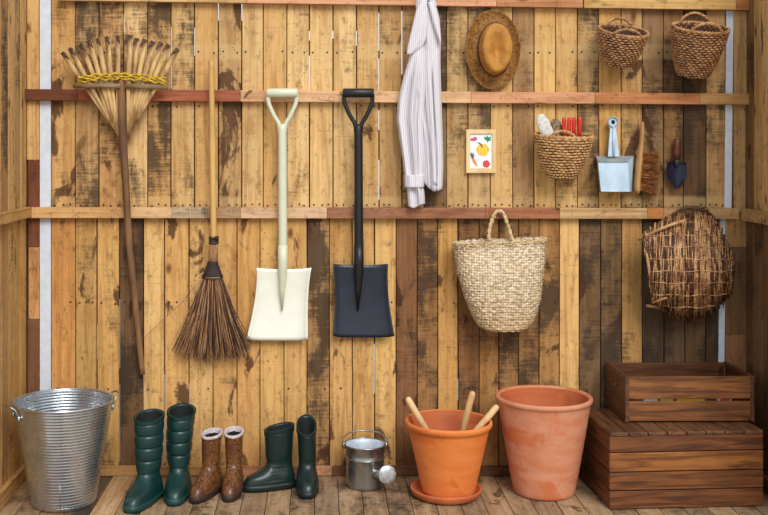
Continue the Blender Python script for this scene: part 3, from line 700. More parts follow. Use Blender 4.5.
ink('tomato_print', M['ink_red'], el(486.3, 164, 3.7, 3.7, 20, .2, 5))
ink('leaf_print', M['ink_green'], [(484, 136.5), (486, 137.5), (487, 135.6), (489, 137.4), (491, 136.4), (490.4, 139), (491, 140.6), (488.6, 141), (487.6, 142.6), (486.6, 140.4), (484.6, 139.4)])
ink('carrot_print', M['ink_orange'], [(471.4, 158.4), (474, 157.6), (476.4, 163), (478, 167.4), (475.6, 165.6), (473, 162)])
ink('carrot_top_print', M['ink_blue'], [(471.6, 158.4), (470.2, 155), (471, 151.6), (472, 154), (473.4, 152), (473.2, 155), (474.6, 154), (473.8, 157.8)])
ink('radish_print', M['ink_pink'], el(475, 138.8, 2.2, 2.1)); ink('radish_print', M['ink_pink'], el(471.8, 139.4, 1.7, 1.3))
ink('radish_print', M['ink_pink'], el(473.2, 140.2, 1.8, 1.0), 1)

# ------------------------------------------------------------------ wicker baskets
def wicker(name, label, group, cpx, cpy, d, wt, wb, h, dep_t, dep_b, tilt, roll, mat, rows=13, handles=((90, 1), (-90, 1)), hh=.05, thr=.0046, hw=34, bulge=.0, front_low=0):
    base = P(cpx, cpy, d)
    r = thing(name, label, 'basket', base, group=group)
    Mx = Matrix.Rotation(R(roll), 4, 'Y') @ Matrix.Rotation(R(tilt), 4, 'X')
    n = 52
    def prof(u):
        k = u ** .85
        return (wb + (wt - wb) * k + bulge * sin(pi * u)) / 2, (dep_b + (dep_t - dep_b) * k + bulge * sin(pi * u)) / 2
    w = MB(); NS = 104
    for j in range(rows):
        u = (j + .5) / rows; rx, ry = prof(u); ph = pi * (j % 2)
        pts = []
        for k in range(NS):
            a = 2 * pi * k / NS; o = .0026 * sin(a * n / 2 + ph)
            pts.append(((rx + o) * cos(a), (ry + o) * sin(a), u * h + .0012 * sin(a * 7 + j)))
        w.tube(pts, h / rows * .44 * random.uniform(.9, 1.12), 5, True)
    w.xf(Mx).build('weave', mat, r, kind='stuff')
    s_ = MB()
    for k in range(n):
        a = 2 * pi * (k + .5) / n
        s_.tube([(prof(u)[0] * cos(a), prof(u)[1] * sin(a), u * h) for u in (0, .33, .66, 1)], .0030, 4)
    s_.xf(Mx).build('stakes', M['wicker_dark'], r, kind='stuff')
    rim = MB()
    for q in range(2):
        pts = []
        for k in range(96):
            a = 2 * pi * k / 96; t_ = a * 22 + q * pi; rx, ry = prof(1)
            pts.append(((rx + .003 * cos(t_)) * cos(a), (ry + .003 * cos(t_)) * sin(a), h + .003 + .004 * sin(t_)))
        rim.tube(pts, .0046, 5, True)
    rim.xf(Mx).build('rim', mat, r)
    rx, ry = prof(0)
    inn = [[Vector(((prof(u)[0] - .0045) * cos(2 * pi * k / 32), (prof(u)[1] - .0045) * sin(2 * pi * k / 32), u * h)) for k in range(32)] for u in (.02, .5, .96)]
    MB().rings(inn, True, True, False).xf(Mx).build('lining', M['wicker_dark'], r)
    for a0, sc in handles:
        rx, ry = prof(1); hm = MB()
        for q in range(2):
            pts = []
            for k in range(25):
                v = k / 24; a = R(a0 + hw * (2 * v - 1)); t_ = v * 26 + q * pi
                pts.append(((rx + .003 * cos(t_)) * cos(a), (ry + .003 * cos(t_)) * sin(a), h + hh * sc * sin(pi * v) ** .6 + .003 * sin(t_)))
            hm.tube(pts, thr, 5)
        hm.xf(Mx).build('handle', mat, r)
    return r
wicker('basket', 'shallow brown wicker basket hung high, farther from the white board', 'brown wicker baskets above the middle rail', 616.4, 63.8, .068, .197, .118, .138, .17, .11, 22, 6, M['wicker'], 14, hh=.032, bulge=.012)
wicker('basket', 'deep brown wicker basket hung high, overlapping the white board', 'brown wicker baskets above the middle rail', 692.4, 75, .070, .222, .118, .196, .18, .11, 20, 3, M['wicker'], 20, hh=.042, bulge=.012)
b3 = wicker('basket', 'pale woven basket holding red-handled tools and a white paddle', None, 561.5, 177, .080, .236, .112, .168, .145, .09, 8, 1.5, M['wicker_pale'], 15, hh=.030, bulge=.014, hw=26, handles=((-100, 1), (90, .6)))
# the tools standing in the pale basket
def in_basket(px, py, d): return P(px, py, d)
for i, (xa, xb) in enumerate(((564.2, 569.2), (574.2, 580))):
    g_ = thing('secateurs', ['red-handled secateurs in the pale basket, nearer the white paddle', 'red-handled secateurs in the pale basket, nearer the dustpan'][i], 'secateurs', in_basket(572, 160, .10), group='red-handled tools in the pale basket')
    for xx in (xa, xb):
        pts = [P(xx, 117.5 - i * .3, .105), P(xx, 120, .104), P(xx - .2, 130, .102), P((xa + xb) / 2 + (xx - xa - 2.5) * .5, 142, .10)]
        MB().tube(pts, [.0066, .0088, .0088, .006], 10, flat=.75).build('handle', M['red_plastic'], g_, True)
    MB().tube([P((xa + xb) / 2, 140, .10), P((xa + xb) / 2, 145, .10), P((xa + xb) / 2, 160, .10)], [.008, .010, .002], 8, flat=.4).build('blade', M['zinc_dark'], g_, True)
wp = thing('paddle', 'white speckled rounded paddle leaning in the pale basket', 'paddle', P(550, 158, .10))
rs = []
for k in range(13):
    u = k / 12; c_ = P(539.5 + 11.5 * u, 114.5 + 27 * u, .105); w_ = px2m(6.3) * min(1, (sin(pi * min(1, u * 1.15 + .06)) ** .5 if u < .5 else 1)) * (1 if u < .8 else 1 - (u - .8) * 1.6)
    ax = Vector((.93, 0, .36)); rs.append([c_ + ax * (w_ * cos(2 * pi * a / 14)) + Vector((0, -.010 * sin(2 * pi * a / 14), 0)) for a in range(14)])
MB().rings(rs, True, True, True).build('head', M['white_speckled'], wp, True)
MB().tube([P(550.5, 140, .105), P(553, 150, .10), P(556, 160, .10)], .008, 8).build('handle', M['white_speckled'], wp, True)
gl = thing('cloth_bundle', 'dark speckled cloth bundle tucked behind the white paddle in the basket', 'cloth', P(556, 150, .07))
rs = []; rg = random.Random(4)
for k in range(9):
    u = k / 8; c_ = P(555 + 2 * sin(u * 3), 120 + 28 * u, .075); w_ = px2m(5.5 + 1.6 * sin(u * 9)) * (.55 + .6 * min(1, u * 3)) 
    rs.append([c_ + Vector((w_ * cos(2 * pi * a / 14) * rg.uniform(.8, 1.1), .014 * sin(2 * pi * a / 14), px2m(1.5) * sin(a * 1.8) * (1 - u))) for a in range(14)])
MB().rings(rs, True, True, True).build('bundle', M['pattern_cloth'], gl, True)

# ------------------------------------------------------------------ dustpan, brush, trowel
dp = thing('dustpan', 'pale blue metal dustpan hung by its long handle', 'dustpan', P(615, 192, .02))
def plate(corners, d0, thick, name, mat, parent, hole=None):
    vs = [P(x, y, d) for x, y, d in corners]; n = len(vs); nr = Vector((0, thick, 0))
    m = MB().add(vs + [p + nr for p in vs], [tuple(range(n)), tuple(range(2 * n - 1, n - 1, -1))] + [(k, (k + 1) % n, n + (k + 1) % n, n + k) for k in range(n)])
    return m.build(name, mat, parent, True)
hd = [(608.2, 156, .05), (609.4, 140, .046), (610, 128, .042)]
hl = []
for k in range(15):
    a = pi * (1.06 - 1.12 * k / 14)
    hl.append((613 + 5.6 * cos(a), 122 - 5.6 * sin(a), .040))
pts = [(608, 156.5, .050), (609.2, 140, .046), (610.2, 129, .042)] + hl + [(616.2, 129, .042), (617.4, 140, .046), (619.2, 156.5, .050)]
hnd = plate(pts, 0, .004, 'handle', M['blue_zinc'], dp)
MB().tube([P(613 + 4.9 * cos(a * pi / 10), 122 - 4.9 * sin(a * pi / 10), .043) for a in range(20)], .0035, 6, True).build('eyelet_ring', M['zinc_edge'], hnd, True)
MB().tube([P(613, 122, .0395), P(613, 122, .0425)], .0085, 14).build('hanging_hole', M['dark_hole'], hnd, True)
MB().tube([P(613.6, 127, .046), P(613.8, 156, .052)], [.004, .006], 6).build('ridge', M['blue_zinc'], hnd, True)
FD = .085                                               # depth of the tray front sheet
pan = MB()
pan_pts_b = [P(596.4, 155.5, .012), P(634, 155.5, .012), P(632, 192, .012), P(600, 192, .012)]
plate([(596.6, 155.8, .012), (634, 155.8, .012), (632, 192, .012), (600, 192, .012)], 0, .003, 'back_sheet', M['zinc_edge'], dp)
plate([(598.2, 161.3, FD), (628.0, 161.3, FD), (629.8, 191.6, FD), (601.4, 191.6, FD)], 0, .003, 'front_sheet', M['blue_zinc'], dp)
def quad(name, q, mat):
    n = (q[1] - q[0]).cross(q[3] - q[0]).normalized() * .0025
    MB().add(q + [p + n for p in q], [(0, 1, 2, 3), (7, 6, 5, 4), (0, 4, 5, 1), (1, 5, 6, 2), (2, 6, 7, 3), (3, 7, 4, 0)]).build(name, mat, dp, True)
quad('top_sheet', [P(596.6, 155.8, .012), P(634, 155.8, .012), P(628, 161.3, FD), P(598.2, 161.3, FD)], M['zinc_edge'])
quad('side_sheet', [P(634, 155.8, .012), P(632.4, 192, .012), P(629.8, 191.6, FD), P(628, 161.3, FD)], M['blue_zinc'])
quad('side_sheet', [P(596.6, 155.8, .012), P(600, 192, .012), P(601.4, 191.6, FD), P(598.2, 161.3, FD)], M['zinc_edge'])
MB().tube([P(598.2, 161.5, FD + .002), P(628, 161.5, FD + .002)], .003, 6).build('rolled_edge', M['zinc_edge'], dp, True)
MB().tube([P(601.2, 191.4, FD + .001), P(629.8, 191.4, FD + .001)], .0025, 6).build('rolled_edge', M['blue_zinc'], dp, True)

hb = thing('hand_brush', 'wooden hand brush with coarse brown bristles hung beside the dustpan', 'brush', P(640, 196, .02))
rs = []
for k in range(21):
    u = k / 20; c_ = P(642.3 - 5 * u + .6 * sin(u * 6), 122 + 71 * u, .045); w_ = px2m(1.9 + 1.3 * min(1, max(0, (u - .3) / .25))) * (1 if .03 < u < .97 else .6)
    rs.append([c_ + Vector((w_ * cos(2 * pi * a / 12), -.016 * sin(2 * pi * a / 12) * (.7 + .5 * min(1, u * 2)), 0)) for a in range(12)])
MB().rings(rs, True, True, True).build('handle', M['brush_wood'], hb, True)
bs = MB(); rb = random.Random(8)
for k in range(420):
    v = rb.random(); q = rb.uniform(-1, 1)
    a = P(641.2 - 2.6 * v, 153 + 38 * v, .045 + .014 * q); ln_ = rb.uniform(15, 19.5)
    dy = rb.uniform(-1.5, 3) + 4 * v
    bs.tube([a, P(641.2 - 2.6 * v + ln_ * .5, 153 + 38 * v + dy * .35, .046 + .017 * q), P(641.2 - 2.6 * v + ln_, 153 + 38 * v + dy, .048 + .022 * q)], [.0014, .0013, .001], 3, caps=False)
bs.build('bristles', M['bristle'], hb, True, kind='stuff')

tr = thing('trowel', 'small dark blue steel trowel with red-brown wooden handle', 'trowel', P(677, 188, .02))
MB().tube([P(677.2, 138.5, .035), P(677.2, 140, .035), P(677, 146, .035), P(676.8, 153, .035), P(676.8, 159.5, .035)], [.009, .0155, .014, .017, .012], 12).build('handle', M['red_wood'], tr, True)
MB().tube([P(676.8, 158, .035), P(676.8, 161.5, .035), P(676.8, 167, .028)], [.0095, .009, .005], 10).build('ferrule', M['zinc_dark'], tr, True)
out = [(162.2, 8.8), (163, 9.6), (168, 9.9), (174, 9.7), (179, 8.3), (183.5, 5.6), (187, 2.6), (188.6, .4)]
fr = []
for y, hw in crom([(float(a), float(b)) for a, b in out], 3):
    fr.append([P(676.8 + hw * (i / 6 - 1), y, .020 + .016 * (i / 6 - 1) ** 2 + (.004 if y < 164 else 0)) for i in range(13)])
bk = [[p + Vector((0, .003, 0)) for p in r_] for r_ in fr]
m = MB(); m.rings(fr, False); m.rings(bk, False); m.build('blade', M['trowel_steel'], tr, True)

# ------------------------------------------------------------------ plaited bag
bg = thing('bag', 'pale plaited seagrass bag hung by a rope handle', 'bag', P(500, 332, .10))
rows = [(239.5, 452.5, 545.5), (246, 453, 546), (255, 453.5, 546), (270, 455.5, 545), (285, 459.5, 543), (300, 464, 541), (312, 468.5, 538), (322, 473, 534), (329, 478, 529), (332.5, 484, 523)]
ringsb = []; NU = 120; NV = 62
for j in range(NV + 1):
    v = j / NV; y = 239.5 + 93 * v; l, r_ = lerp_rows(rows, y); cx = (l + r_) / 2; hw = px2m((r_ - l) / 2, .1) * .955
    dep = .055 + .03 * sin(pi * min(1, v * .8 + .1)); ring = []
    for k in range(NU):
        a = 2 * pi * k / NU; ca, sa = cos(a), sin(a)
        e = .72
        xx = hw * math.copysign(abs(ca) ** e, ca); yy = dep * math.copysign(abs(sa) ** e, sa)
        g_ = .0055 * max(0, sin(k * pi / 3 + (j // 2 % 2) * pi)) ** .6 * (1 if j % 2 else .6) + (.003 * (j % 4 == 0) if v > .6 else 0) + .005 * (v < .05)
        c_ = P(cx, 239.5 + (y - 239.5) * .965 - (4.6 * ca * .55 - .8) * max(0, 1 - v / .8), .095)
        ring.append(c_ + Vector((xx + g_ * ca, yy + g_ * sa, .002 * sin(k * 1.7) * (v < .02))))
    ringsb.append(ring)
inner = [[Vector((p.x + (P(499, 0, .095).x - p.x) * .03, p.y + (-.095 - p.y) * .12, p.z)) for p in ringsb[q]] for q in (0, 8, 20)]
MB().rings(inner[::-1] + ringsb, True, True, True).build('body', M['plait'], bg, True)
zz = MB()
for q in range(2):
    pts = []
    for k in range(120):
        p = ringsb[1][k]; pts.append(p + Vector((0, 0, .006 * sin(k * 1.05 + q * pi))) + Vector((0, -.003 if sin(2 * pi * k / 120) < 0 else .003, 0)) * (1 + cos(k * 1.05 + q * pi)) * .5)
    zz.tube(pts, .0038, 5, True)
zz.build('rim_braid', M['rope'], bg, True)
for dz_, xs_, front in ((0, ((488.5, 240), (490, 226), (494.5, 213.5), (499, 210.2), (503.5, 213.5), (508.5, 226), (512.5, 240)), .15), (1, ((488, 242), (490.5, 227), (495, 214.5), (499, 211.6), (503, 214.5), (508, 227), (512, 242)), .055)):
    base_ = crom([tuple(P(x, y, front + (.052 if dz_ == 0 else .045 - .055 + .05 - front + .03 - .03) * 0 - (front - .05) * (1 - min(1, abs(y - 210) / 30)) )) for x, y in xs_], 8)
    hm = MB(); n_ = len(base_)
    for q in range(2):
        hm.tube([Vector(p) + Vector((.0036 * cos(i * 1.1 + q * pi), .0036 * sin(i * 1.1 + q * pi), 0)) for i, p in enumerate(base_)], .0042, 6)
    hm.build('handle', M['rope'], bg, True)

# ------------------------------------------------------------------ big willow basket hung on its side
cr = thing('willow_basket', 'large rough willow basket with frayed twigs hung open side left', 'basket', P(690, 320, .03))
OUT = [(213, 672, 706), (220, 664, 714), (228, 652, 719), (236, 643, 723), (245, 643.5, 728), (258, 645.5, 733), (270, 647.5, 735), (282, 649.5, 734), (292, 651.5, 731), (302, 654, 724), (310, 664, 715), (317, 676, 703), (320, 684, 696)]
def dome(px, py):
    l, r_ = lerp_rows(OUT, py); u = (px - l) / max(r_ - l, 1); v = (py - 213) / 107
    u = min(max(u, 0), 1); v = min(max(v, 0), 1)
    return .045 + .20 * (max(0, 1 - (2 * v - 1) ** 2) ** .5) * (max(0, 1 - max(0, (u - .28) / .72) ** 2.2) ** .5) * (.72 + .28 * min(1, u / .28))
def cpt(px, py, extra=0): return P(px, py, dome(px, py) + extra)
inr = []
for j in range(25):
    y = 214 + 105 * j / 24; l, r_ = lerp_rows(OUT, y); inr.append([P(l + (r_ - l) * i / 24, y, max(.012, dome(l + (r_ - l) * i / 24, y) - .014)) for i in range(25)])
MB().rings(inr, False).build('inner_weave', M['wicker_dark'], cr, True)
vl, vd = MB(), MB(); rc = random.Random(11)
TOPE = [(640, 240), (643, 236), (652, 228), (664, 221), (674, 216.5), (690, 214.5), (706, 216.5), (714, 221), (719, 228), (723, 236), (728, 246), (733, 258), (735, 270)]
BOTE = [(643, 238), (647.5, 270), (651.5, 292), (654, 302), (664, 310), (676, 317), (690, 320), (703, 317), (715, 310), (724, 302), (731, 292), (734, 282), (735, 270)]
for k in range(125):
    u = (k + rc.uniform(.1, .9)) / 125; x = 643.5 + 91 * u
    t0 = lerp_rows(TOPE, x)[0] + rc.uniform(-1, 1.5); t1 = lerp_rows(BOTE, x)[0] + rc.uniform(-2, .5)
    if t1 - t0 < 4: continue
    light = rc.random() < (.78 if int(u * 9) % 2 else .34)
    tgt = vl if light else vd; wob = rc.uniform(0, 6); lean_ = rc.uniform(-1.6, 1.6); path = []
    for j in range(15):
        v = j / 14; y = t0 + (t1 - t0) * v; l, r_ = lerp_rows(OUT, min(max(y, 213), 320))
        xx = x + lean_ * (v - .5) + .6 * sin(j * .8 + wob); xx = min(max(xx, l + .3), r_ - .3)
        path.append(cpt(xx, y, .003 + .003 * sin(j * 1.57 + k * pi)))
    path[0] = path[0] + Vector((rc.uniform(-.008, .008), -.004, rc.uniform(0, .016)))
    path[-1] = path[-1] + Vector((rc.uniform(-.012, .012), -.004, -rc.uniform(0, .014)))
    tgt.tube(path, [.0029 - .0010 * i / len(path) for i in range(len(path))], 5)
for k in range(46):                                    # split twigs fanning to the right-hand edge
    y0 = rc.uniform(222, 292); l, r_ = lerp_rows(OUT, y0); u0 = rc.uniform(.25, .9)
    x0 = l + (r_ - l) * u0; ln_ = rc.uniform(14, 40); sl = (u0 - .45) * rc.uniform(.1, .55)
    pts = []
    for i in range(5):
        yy = y0 + ln_ * i / 4; xx = x0 + sl * ln_ * i / 4; a_, b_ = lerp_rows(OUT, min(yy, 320))
        if a_ < xx < b_ and yy < 320: pts.append(cpt(xx, yy, .007))
    if len(pts) > 2: (vl if rc.random() < .6 else vd).tube(pts, [.003 - .0006 * i for i in range(len(pts))], 4)
vl.build('pale_ribs', M['creel_light'], cr, True, kind='stuff'); vd.build('dark_ribs', M['creel_dark'], cr, True, kind='stuff')
hl_, hd_ = MB(), MB()
for k in range(26):
    y = 221 + 96 * k / 25; l, r_ = lerp_rows(OUT, y); n_ = 34
    pts = []
    for i in range(n_ + 1):
        x = l + (r_ - l) * (.01 + .98 * i / n_); sag = -2.5 * sin(pi * i / n_) * (1 - 2 * k / 25)
        yy = min(max(y + sag + .7 * sin(i * .5 + k), 214), 319)
        pts.append(cpt(x, yy, .002 + .0035 * sin(i * 1.57 + (k % 2) * pi)))
    (hl_ if k % 3 == 1 else hd_).tube([p + Vector((0, -.004, 0)) for p in pts] if k % 3 == 1 else pts, .0022 if k % 3 == 1 else .0026, 5)
hl_.build('pale_weavers', M['creel_light'], cr, True, kind='stuff'); hd_.build('dark_weavers', M['creel_dark'], cr, True, kind='stuff')
for q, (pts, r0, mt) in enumerate((([(638.5, 239.5, .13), (655, 231.5, .19), (672, 224.5, .20), (684, 221, .19)], .0065, 'wicker_pale'), ([(643, 234, .13), (648, 262, .20), (653.5, 303, .14)], .0060, 'creel_light'), ([(646, 305.5, .11), (662, 308.5, .12), (680, 316, .09)], .0065, 'wicker'),
                                 ([(653, 303, .16), (660, 300, .20), (667, 298, .21)], .0045, 'creel_light'))):
    MB().tube([Vector(p) for p in crom([tuple(P(*a)) for a in pts], 6)], r0, 7).build('edge_stick', M[mt], cr, True)
hm = MB()
for q in range(3):
    b_ = crom([tuple(P(x, y, .055)) for x, y in ((664, 224), (671, 216), (681, 209.5), (691, 207.5), (702, 209.5), (711, 216), (718, 226))], 6)
    hm.tube([Vector(p) + Vector((.005 * cos(i * .7 + q * 2.1), .005 * sin(i * .7 + q * 2.1), .004 * cos(i * .7 + q * 2.1))) for i, p in enumerate(b_)], .0046, 5)
hm.build('handle', M['creel_dark'], cr, True)

# ------------------------------------------------------------------ galvanised bucket
bk_ = thing('bucket', 'tall ribbed galvanised metal bucket in the corner', 'bucket', (P(63.8, 500, .352).x, -.352, 0))
prof = [(.0, .012), (.112, .012), (.114, .0), (.118, .0), (.122, .01)]
H_ = .392
for k in range(1, 265):
    u = k / 264; r_ = .122 + .064 * u
    rib = .0022 * (1 - abs(sin(u * pi * 33))) ** 1.2 * .62 if .03 < u < .97 else 0
    prof.append((r_ + rib , .01 + (H_ - .01) * u))
inside = [(.1855, H_)] + [(.122 + .064 * (1 - k / 180) - .0035 + (.0022 * (1 - abs(sin((1 - k / 180) * pi * 33))) ** 1.2 * .7 if k > 5 else 0), H_ - (H_ - .016) * k / 180) for k in range(1, 181)] + [(.0, .016)]
MB().lathe(prof[1:] + inside[:-1], 72).add([(0, 0, 0)], []).build('body', M['galvanised'], bk_)
MB().lathe([(.0005, .015), (.124, .015)], 48).build('bottom', M['galvanised'], bk_)
MB().tube([(0.1872 * cos(2 * pi * k / 72), 0.1872 * sin(2 * pi * k / 72), H_) for k in range(72)], .0052, 8, True).build('rim', M['galvanised'], bk_)
MB().tube([(.1955 * cos(0), 0, 0)] * 0 + [(.1235, -.001, .012), (.1405, -.001, .11)], .0014, 5).xf(Matrix.Rotation(R(-82), 4, 'Z')).build('seam', M['galvanised'], bk_)
for a0 in (210, 30):
    a = R(a0); n_ = Vector((cos(a), sin(a), 0)); tg = Vector((-sin(a), cos(a), 0)); c_ = n_ * .182 + Vector((0, 0, H_ - .028))
    pts = crom([tuple(c_ - tg * .040 + Vector((0, 0, -.012))), tuple(c_ - tg * .038 + Vector((0, 0, .02)) + n_ * .012), tuple(c_ - tg * .024 + n_ * .032 + Vector((0, 0, .034))), tuple(c_ + tg * .024 + n_ * .032 + Vector((0, 0, .034))), tuple(c_ + tg * .038 + Vector((0, 0, .02)) + n_ * .012), tuple(c_ + tg * .040 + Vector((0, 0, -.012)))], 6)
    h_ = MB().tube(pts, .004, 8).build('handle', M['wire'], bk_)
    for s_ in (-1, 1):
        MB().ball(c_ + tg * .040 * s_ + Vector((0, 0, -.012)), .007, .007, .012).build('handle_lug', M['galvanised'], h_)

# ------------------------------------------------------------------ boots
def boot(label, group, x, d, toe, H, rl, rw, foot, fw, mat, sole_mat, puffs=0, tilt=0, fleece=False, lean=(0, 0), flare=0.0, back=.062):
    r = thing('boot', label, 'boot', (x, -d, 0), math.atan2(-toe[1], toe[0]), group)
    f = foot / .19
    prof = [(.006, back, foot * .985, fw), (.022, back + .002, foot, fw * 1.04), (.042, back, foot * .95, fw * 1.03), (.056, back * .96, foot * .85, fw * .99), (.070, back * .92, foot * .62, fw * .92), (.086, back * .88, foot * .42, fw * .85), (.105, back * .86, min(foot * .34, rl), fw * .82), (.13, back * .86, rl * .96, (fw * .8 + rw) / 2)]
    top = H
    for k in range(1, 5):
        u = k / 4; prof.append((.13 + (top - .13) * u, back * .86 * (1 - u) + rl * (1 + flare) * u, rl * (.96 + .06 * u + flare * u), rw * (.93 + (.07 + flare) * u)))
    sm = crom(prof, 20 if puffs else 8); N = 40; rings_ = []
    def ring(z, b, fr_, w, grow=0, tz=True):
        out = []
        zz = max(0, (z - .13) / (H - .13))
        for k in range(N):
            a = 2 * pi * k / N; ca, sa = cos(a), sin(a)
            low = min(1, max(0, (z - .05) / .08))
            e = .70 + .3 * low
            ex = (fr_ if ca > 0 else b) + grow
            px_ = ex * math.copysign(abs(ca) ** e, ca); py_ = (w + grow) * math.copysign(abs(sa) ** e, sa)
            if ca > 0 and low < 1: py_ *= 1 - .10 * (ca ** 3) * (1 - low)
            if z < .09 and abs(px_) < .05 * f: py_ *= 1 - .10 * math.exp(-((px_ - .03) / .03) ** 2)
            out.append(Vector((px_ + lean[0] * zz ** 1.5, py_ + lean[1] * zz ** 1.5, z + (tilt * px_ * zz ** 2 if tz else 0))))
        return out
    for (z, b, fr_, w) in sm:
        g_ = 0
        if puffs and z > .105:
            u = (z - .105) / (H - .105 - .012)
            if u < 1: fu = (u * puffs + .5) % 1 - .5; g_ = .0024 - .0042 * math.exp(-(fu * (H - .117) / puffs / .0038) ** 2) - .0006 * cos(2 * pi * fu)
            else: g_ = .004
        elif not puffs and z > H - .016: g_ = .0022
        rings_.append(ring(z, b, fr_, w, g_))
    b_ = sm[-1]
    out_ = MB().rings(rings_, True, True, False)
    body = out_.build('shaft', mat, r)
    ins = [ring(H, b_[1], b_[2], b_[3], .0015), ring(H + .003, b_[1], b_[2], b_[3], -.002), ring(H - .004, b_[1], b_[2], b_[3], -.006), ring(H - .09, b_[1], b_[2], b_[3], -.009), ring(H - .15, b_[1], b_[2], b_[3], -.015)]
    MB().rings(ins[:3], True).build('top_edge', mat, body)
    MB().rings(ins[2:], True, False, True).build('inside', M['boot_inside'], r)
    if fleece:
        cf = MB(); pr_ = []
        for (g_, dz) in ((.0005, -.009), (.0025, -.007), (.003, -.001), (.002, .003), (-.001, .004), (-.005, .002), (-.007, -.004), (-.008, -.012)):
            pr_.append([p + Vector((random.uniform(-.0008, .0008), random.uniform(-.0008, .0008), random.uniform(-.001, .001))) for p in ring(H + dz, b_[1], b_[2], b_[3], g_)])
        cf.rings(pr_, True).build('fleece_cuff', M['fleece'], r, label='pale fleece cuff')
    so = [ring(.0, back * .98, foot * .98, fw * .98, -.002), ring(.0025, back, foot, fw, .003), ring(.016, back, foot, fw * 1.02, .0045), ring(.024, back, foot * .99, fw * 1.02, .004), ring(.027, back, foot * .985, fw, .0)]
    MB().rings(so, True, True, True).build('sole', sole_mat, r)
    if not puffs and not fleece:
        for zz in (H - .018,):
            q = min(sm, key=lambda t: abs(t[0] - zz)); MB().tube(ring(q[0], q[1], q[2], q[3], .001), .0022, 5, True).build('trim_band', mat, body)
    return r
gx = lambda px, d: P(px, 0, d).x
boot('tall quilted teal rubber boot next to the bucket', 'pair of tall quilted teal boots', gx(148.8, .298), .298, (-.24, .97), .318, .060, .052, .188, .048, M['green_rubber'], M['green_sole'], puffs=4, tilt=-.16, lean=(-.005, 0), flare=.06)
boot('tall quilted teal rubber boot next to the brown boots', 'pair of tall quilted teal boots', gx(178.8, .221), .221, (.02, 1), .318, .060, .050, .178, .046, M['green_rubber'], M['green_sole'], puffs=4, tilt=-.20, lean=(-.005, .010), flare=.08)
boot('mottled brown fleece-lined boot beside the tall teal boots', 'pair of mottled brown boots', gx(210.8, .225), .225, (-.34, .94), .232, .044, .036, .154, .038, M['mottled'], M['brown_sole'], fleece=True, tilt=-.14, lean=(0, .005), flare=.05)
boot('mottled brown fleece-lined boot beside the dark green boots', 'pair of mottled brown boots', gx(233.8, .206), .206, (-.06, .998), .232, .042, .035, .150, .037, M['mottled'], M['brown_sole'], fleece=True, tilt=-.16, flare=.06)
boot('dark green ankle-high rubber boot turned sideways, toe pointing left', 'pair of short dark green boots', gx(279.4, .166), .166, (-.92, .39), .240, .060, .044, .152, .042, M['olive_rubber'], M['olive_sole'], tilt=-.15, flare=.02)
boot('dark green rubber boot facing forward with its opening tipped toward us', 'pair of short dark green boots', gx(307.2, .172), .172, (0.02, 1), .250, .056, .038, .148, .042, M['olive_rubber'], M['olive_sole'], tilt=-.45, flare=.03, lean=(0, -.003))

# ------------------------------------------------------------------ watering can
wc = thing('watering_can', 'small galvanised watering can with round rose pointing forward', 'watering can', (gx(365, .145), -.145, 0))
CH = .167
prof = [(.0755, .0), (.0775, .004), (.077, .012), (.0765, .05), (.0755, .09), (.0765, .112), (.079, .116), (.0765, .120), (.0765, .135), (.078, .150), (.083, .164), (.084, CH), (.0815, CH), (.0755, .155), (.0735, .13), (.073, .03)]
MB().lathe(prof[:12], 48, cap0=True).build('body', M['galvanised_can'], wc)
MB().lathe(prof[11:] + [(.0005, .03)], 48).build('inside', M['can_inside'], wc)
MB().tube([(.0835 * cos(2 * pi * k / 48), .0835 * sin(2 * pi * k / 48), CH) for k in range(48)], .003, 6, True).build('rim', M['galvanised_can'], wc)
MB().tube([(.078 * cos(2 * pi * k / 48), .078 * sin(2 * pi * k / 48), .116) for k in range(48)], .0032, 6, True).build('hoop', M['galvanised_can'], wc)
bl_ = crom([(-.083, .0, .16), (-.083, .02, .186), (-.06, .06, .196), (0, .080, .198), (.06, .06, .196), (.083, .02, .186), (.083, 0, .16)], 6)
MB().tube(bl_, .0034, 7).build('bail_handle', M['wire'], wc)
for s_ in (-1, 1): MB().tube([(.082 * s_, -.004, .148), (.085 * s_, 0, .163), (.085 * s_, .004, .178)], [.008, .010, .006], 8).build('handle_lug', M['galvanised_can'], wc)
sd = Vector((.52, -.85, .28)).normalized(); s0 = Vector((.030, -.045, .058)); s1 = s0 + sd * .072
MB().tube([s0, s0 + sd * .03, s1], [.024, .018, .0145], 12).build('spout', M['galvanised_can'], wc)
MB().tube([s1 - sd * .004, s1 + sd * .004], .0175, 14).build('spout_collar', M['galvanised_can'], wc)
fd = Vector((.22, -.97, .08)).normalized(); rc0 = s1 + Vector((.010, -.012, .006)); rfc = rc0 + fd * .022
MB().tube([rc0 - fd * .004, rc0 + fd * .006, rfc - fd * .003, rfc], [.0145, .020, .037, .038], 28).build('rose', M['galvanised_can'], wc)
face = MB().tube([rfc, rfc + fd * .003, rfc + fd * .006, rfc + fd * .007], [.037, .034, .020, .004], 28).build('rose_face', M['rose_steel'], wc)
u_ = fd.cross(Vector((0, 0, 1))).normalized(); v_ = u_.cross(fd)
ho = MB()
for q in range(26):
    rr = .034 * math.sqrt((q + .5) / 26) * .88; a = q * 2.39996
    c_ = rfc + u_ * rr * cos(a) + v_ * rr * sin(a) + fd * (.0066 - .0032 * rr / .034)
    ho.tube([c_ - fd * .001, c_ + fd * .0006], .0016, 5)
ho.build('spray_holes', M['dark_hole'], face, kind='stuff')

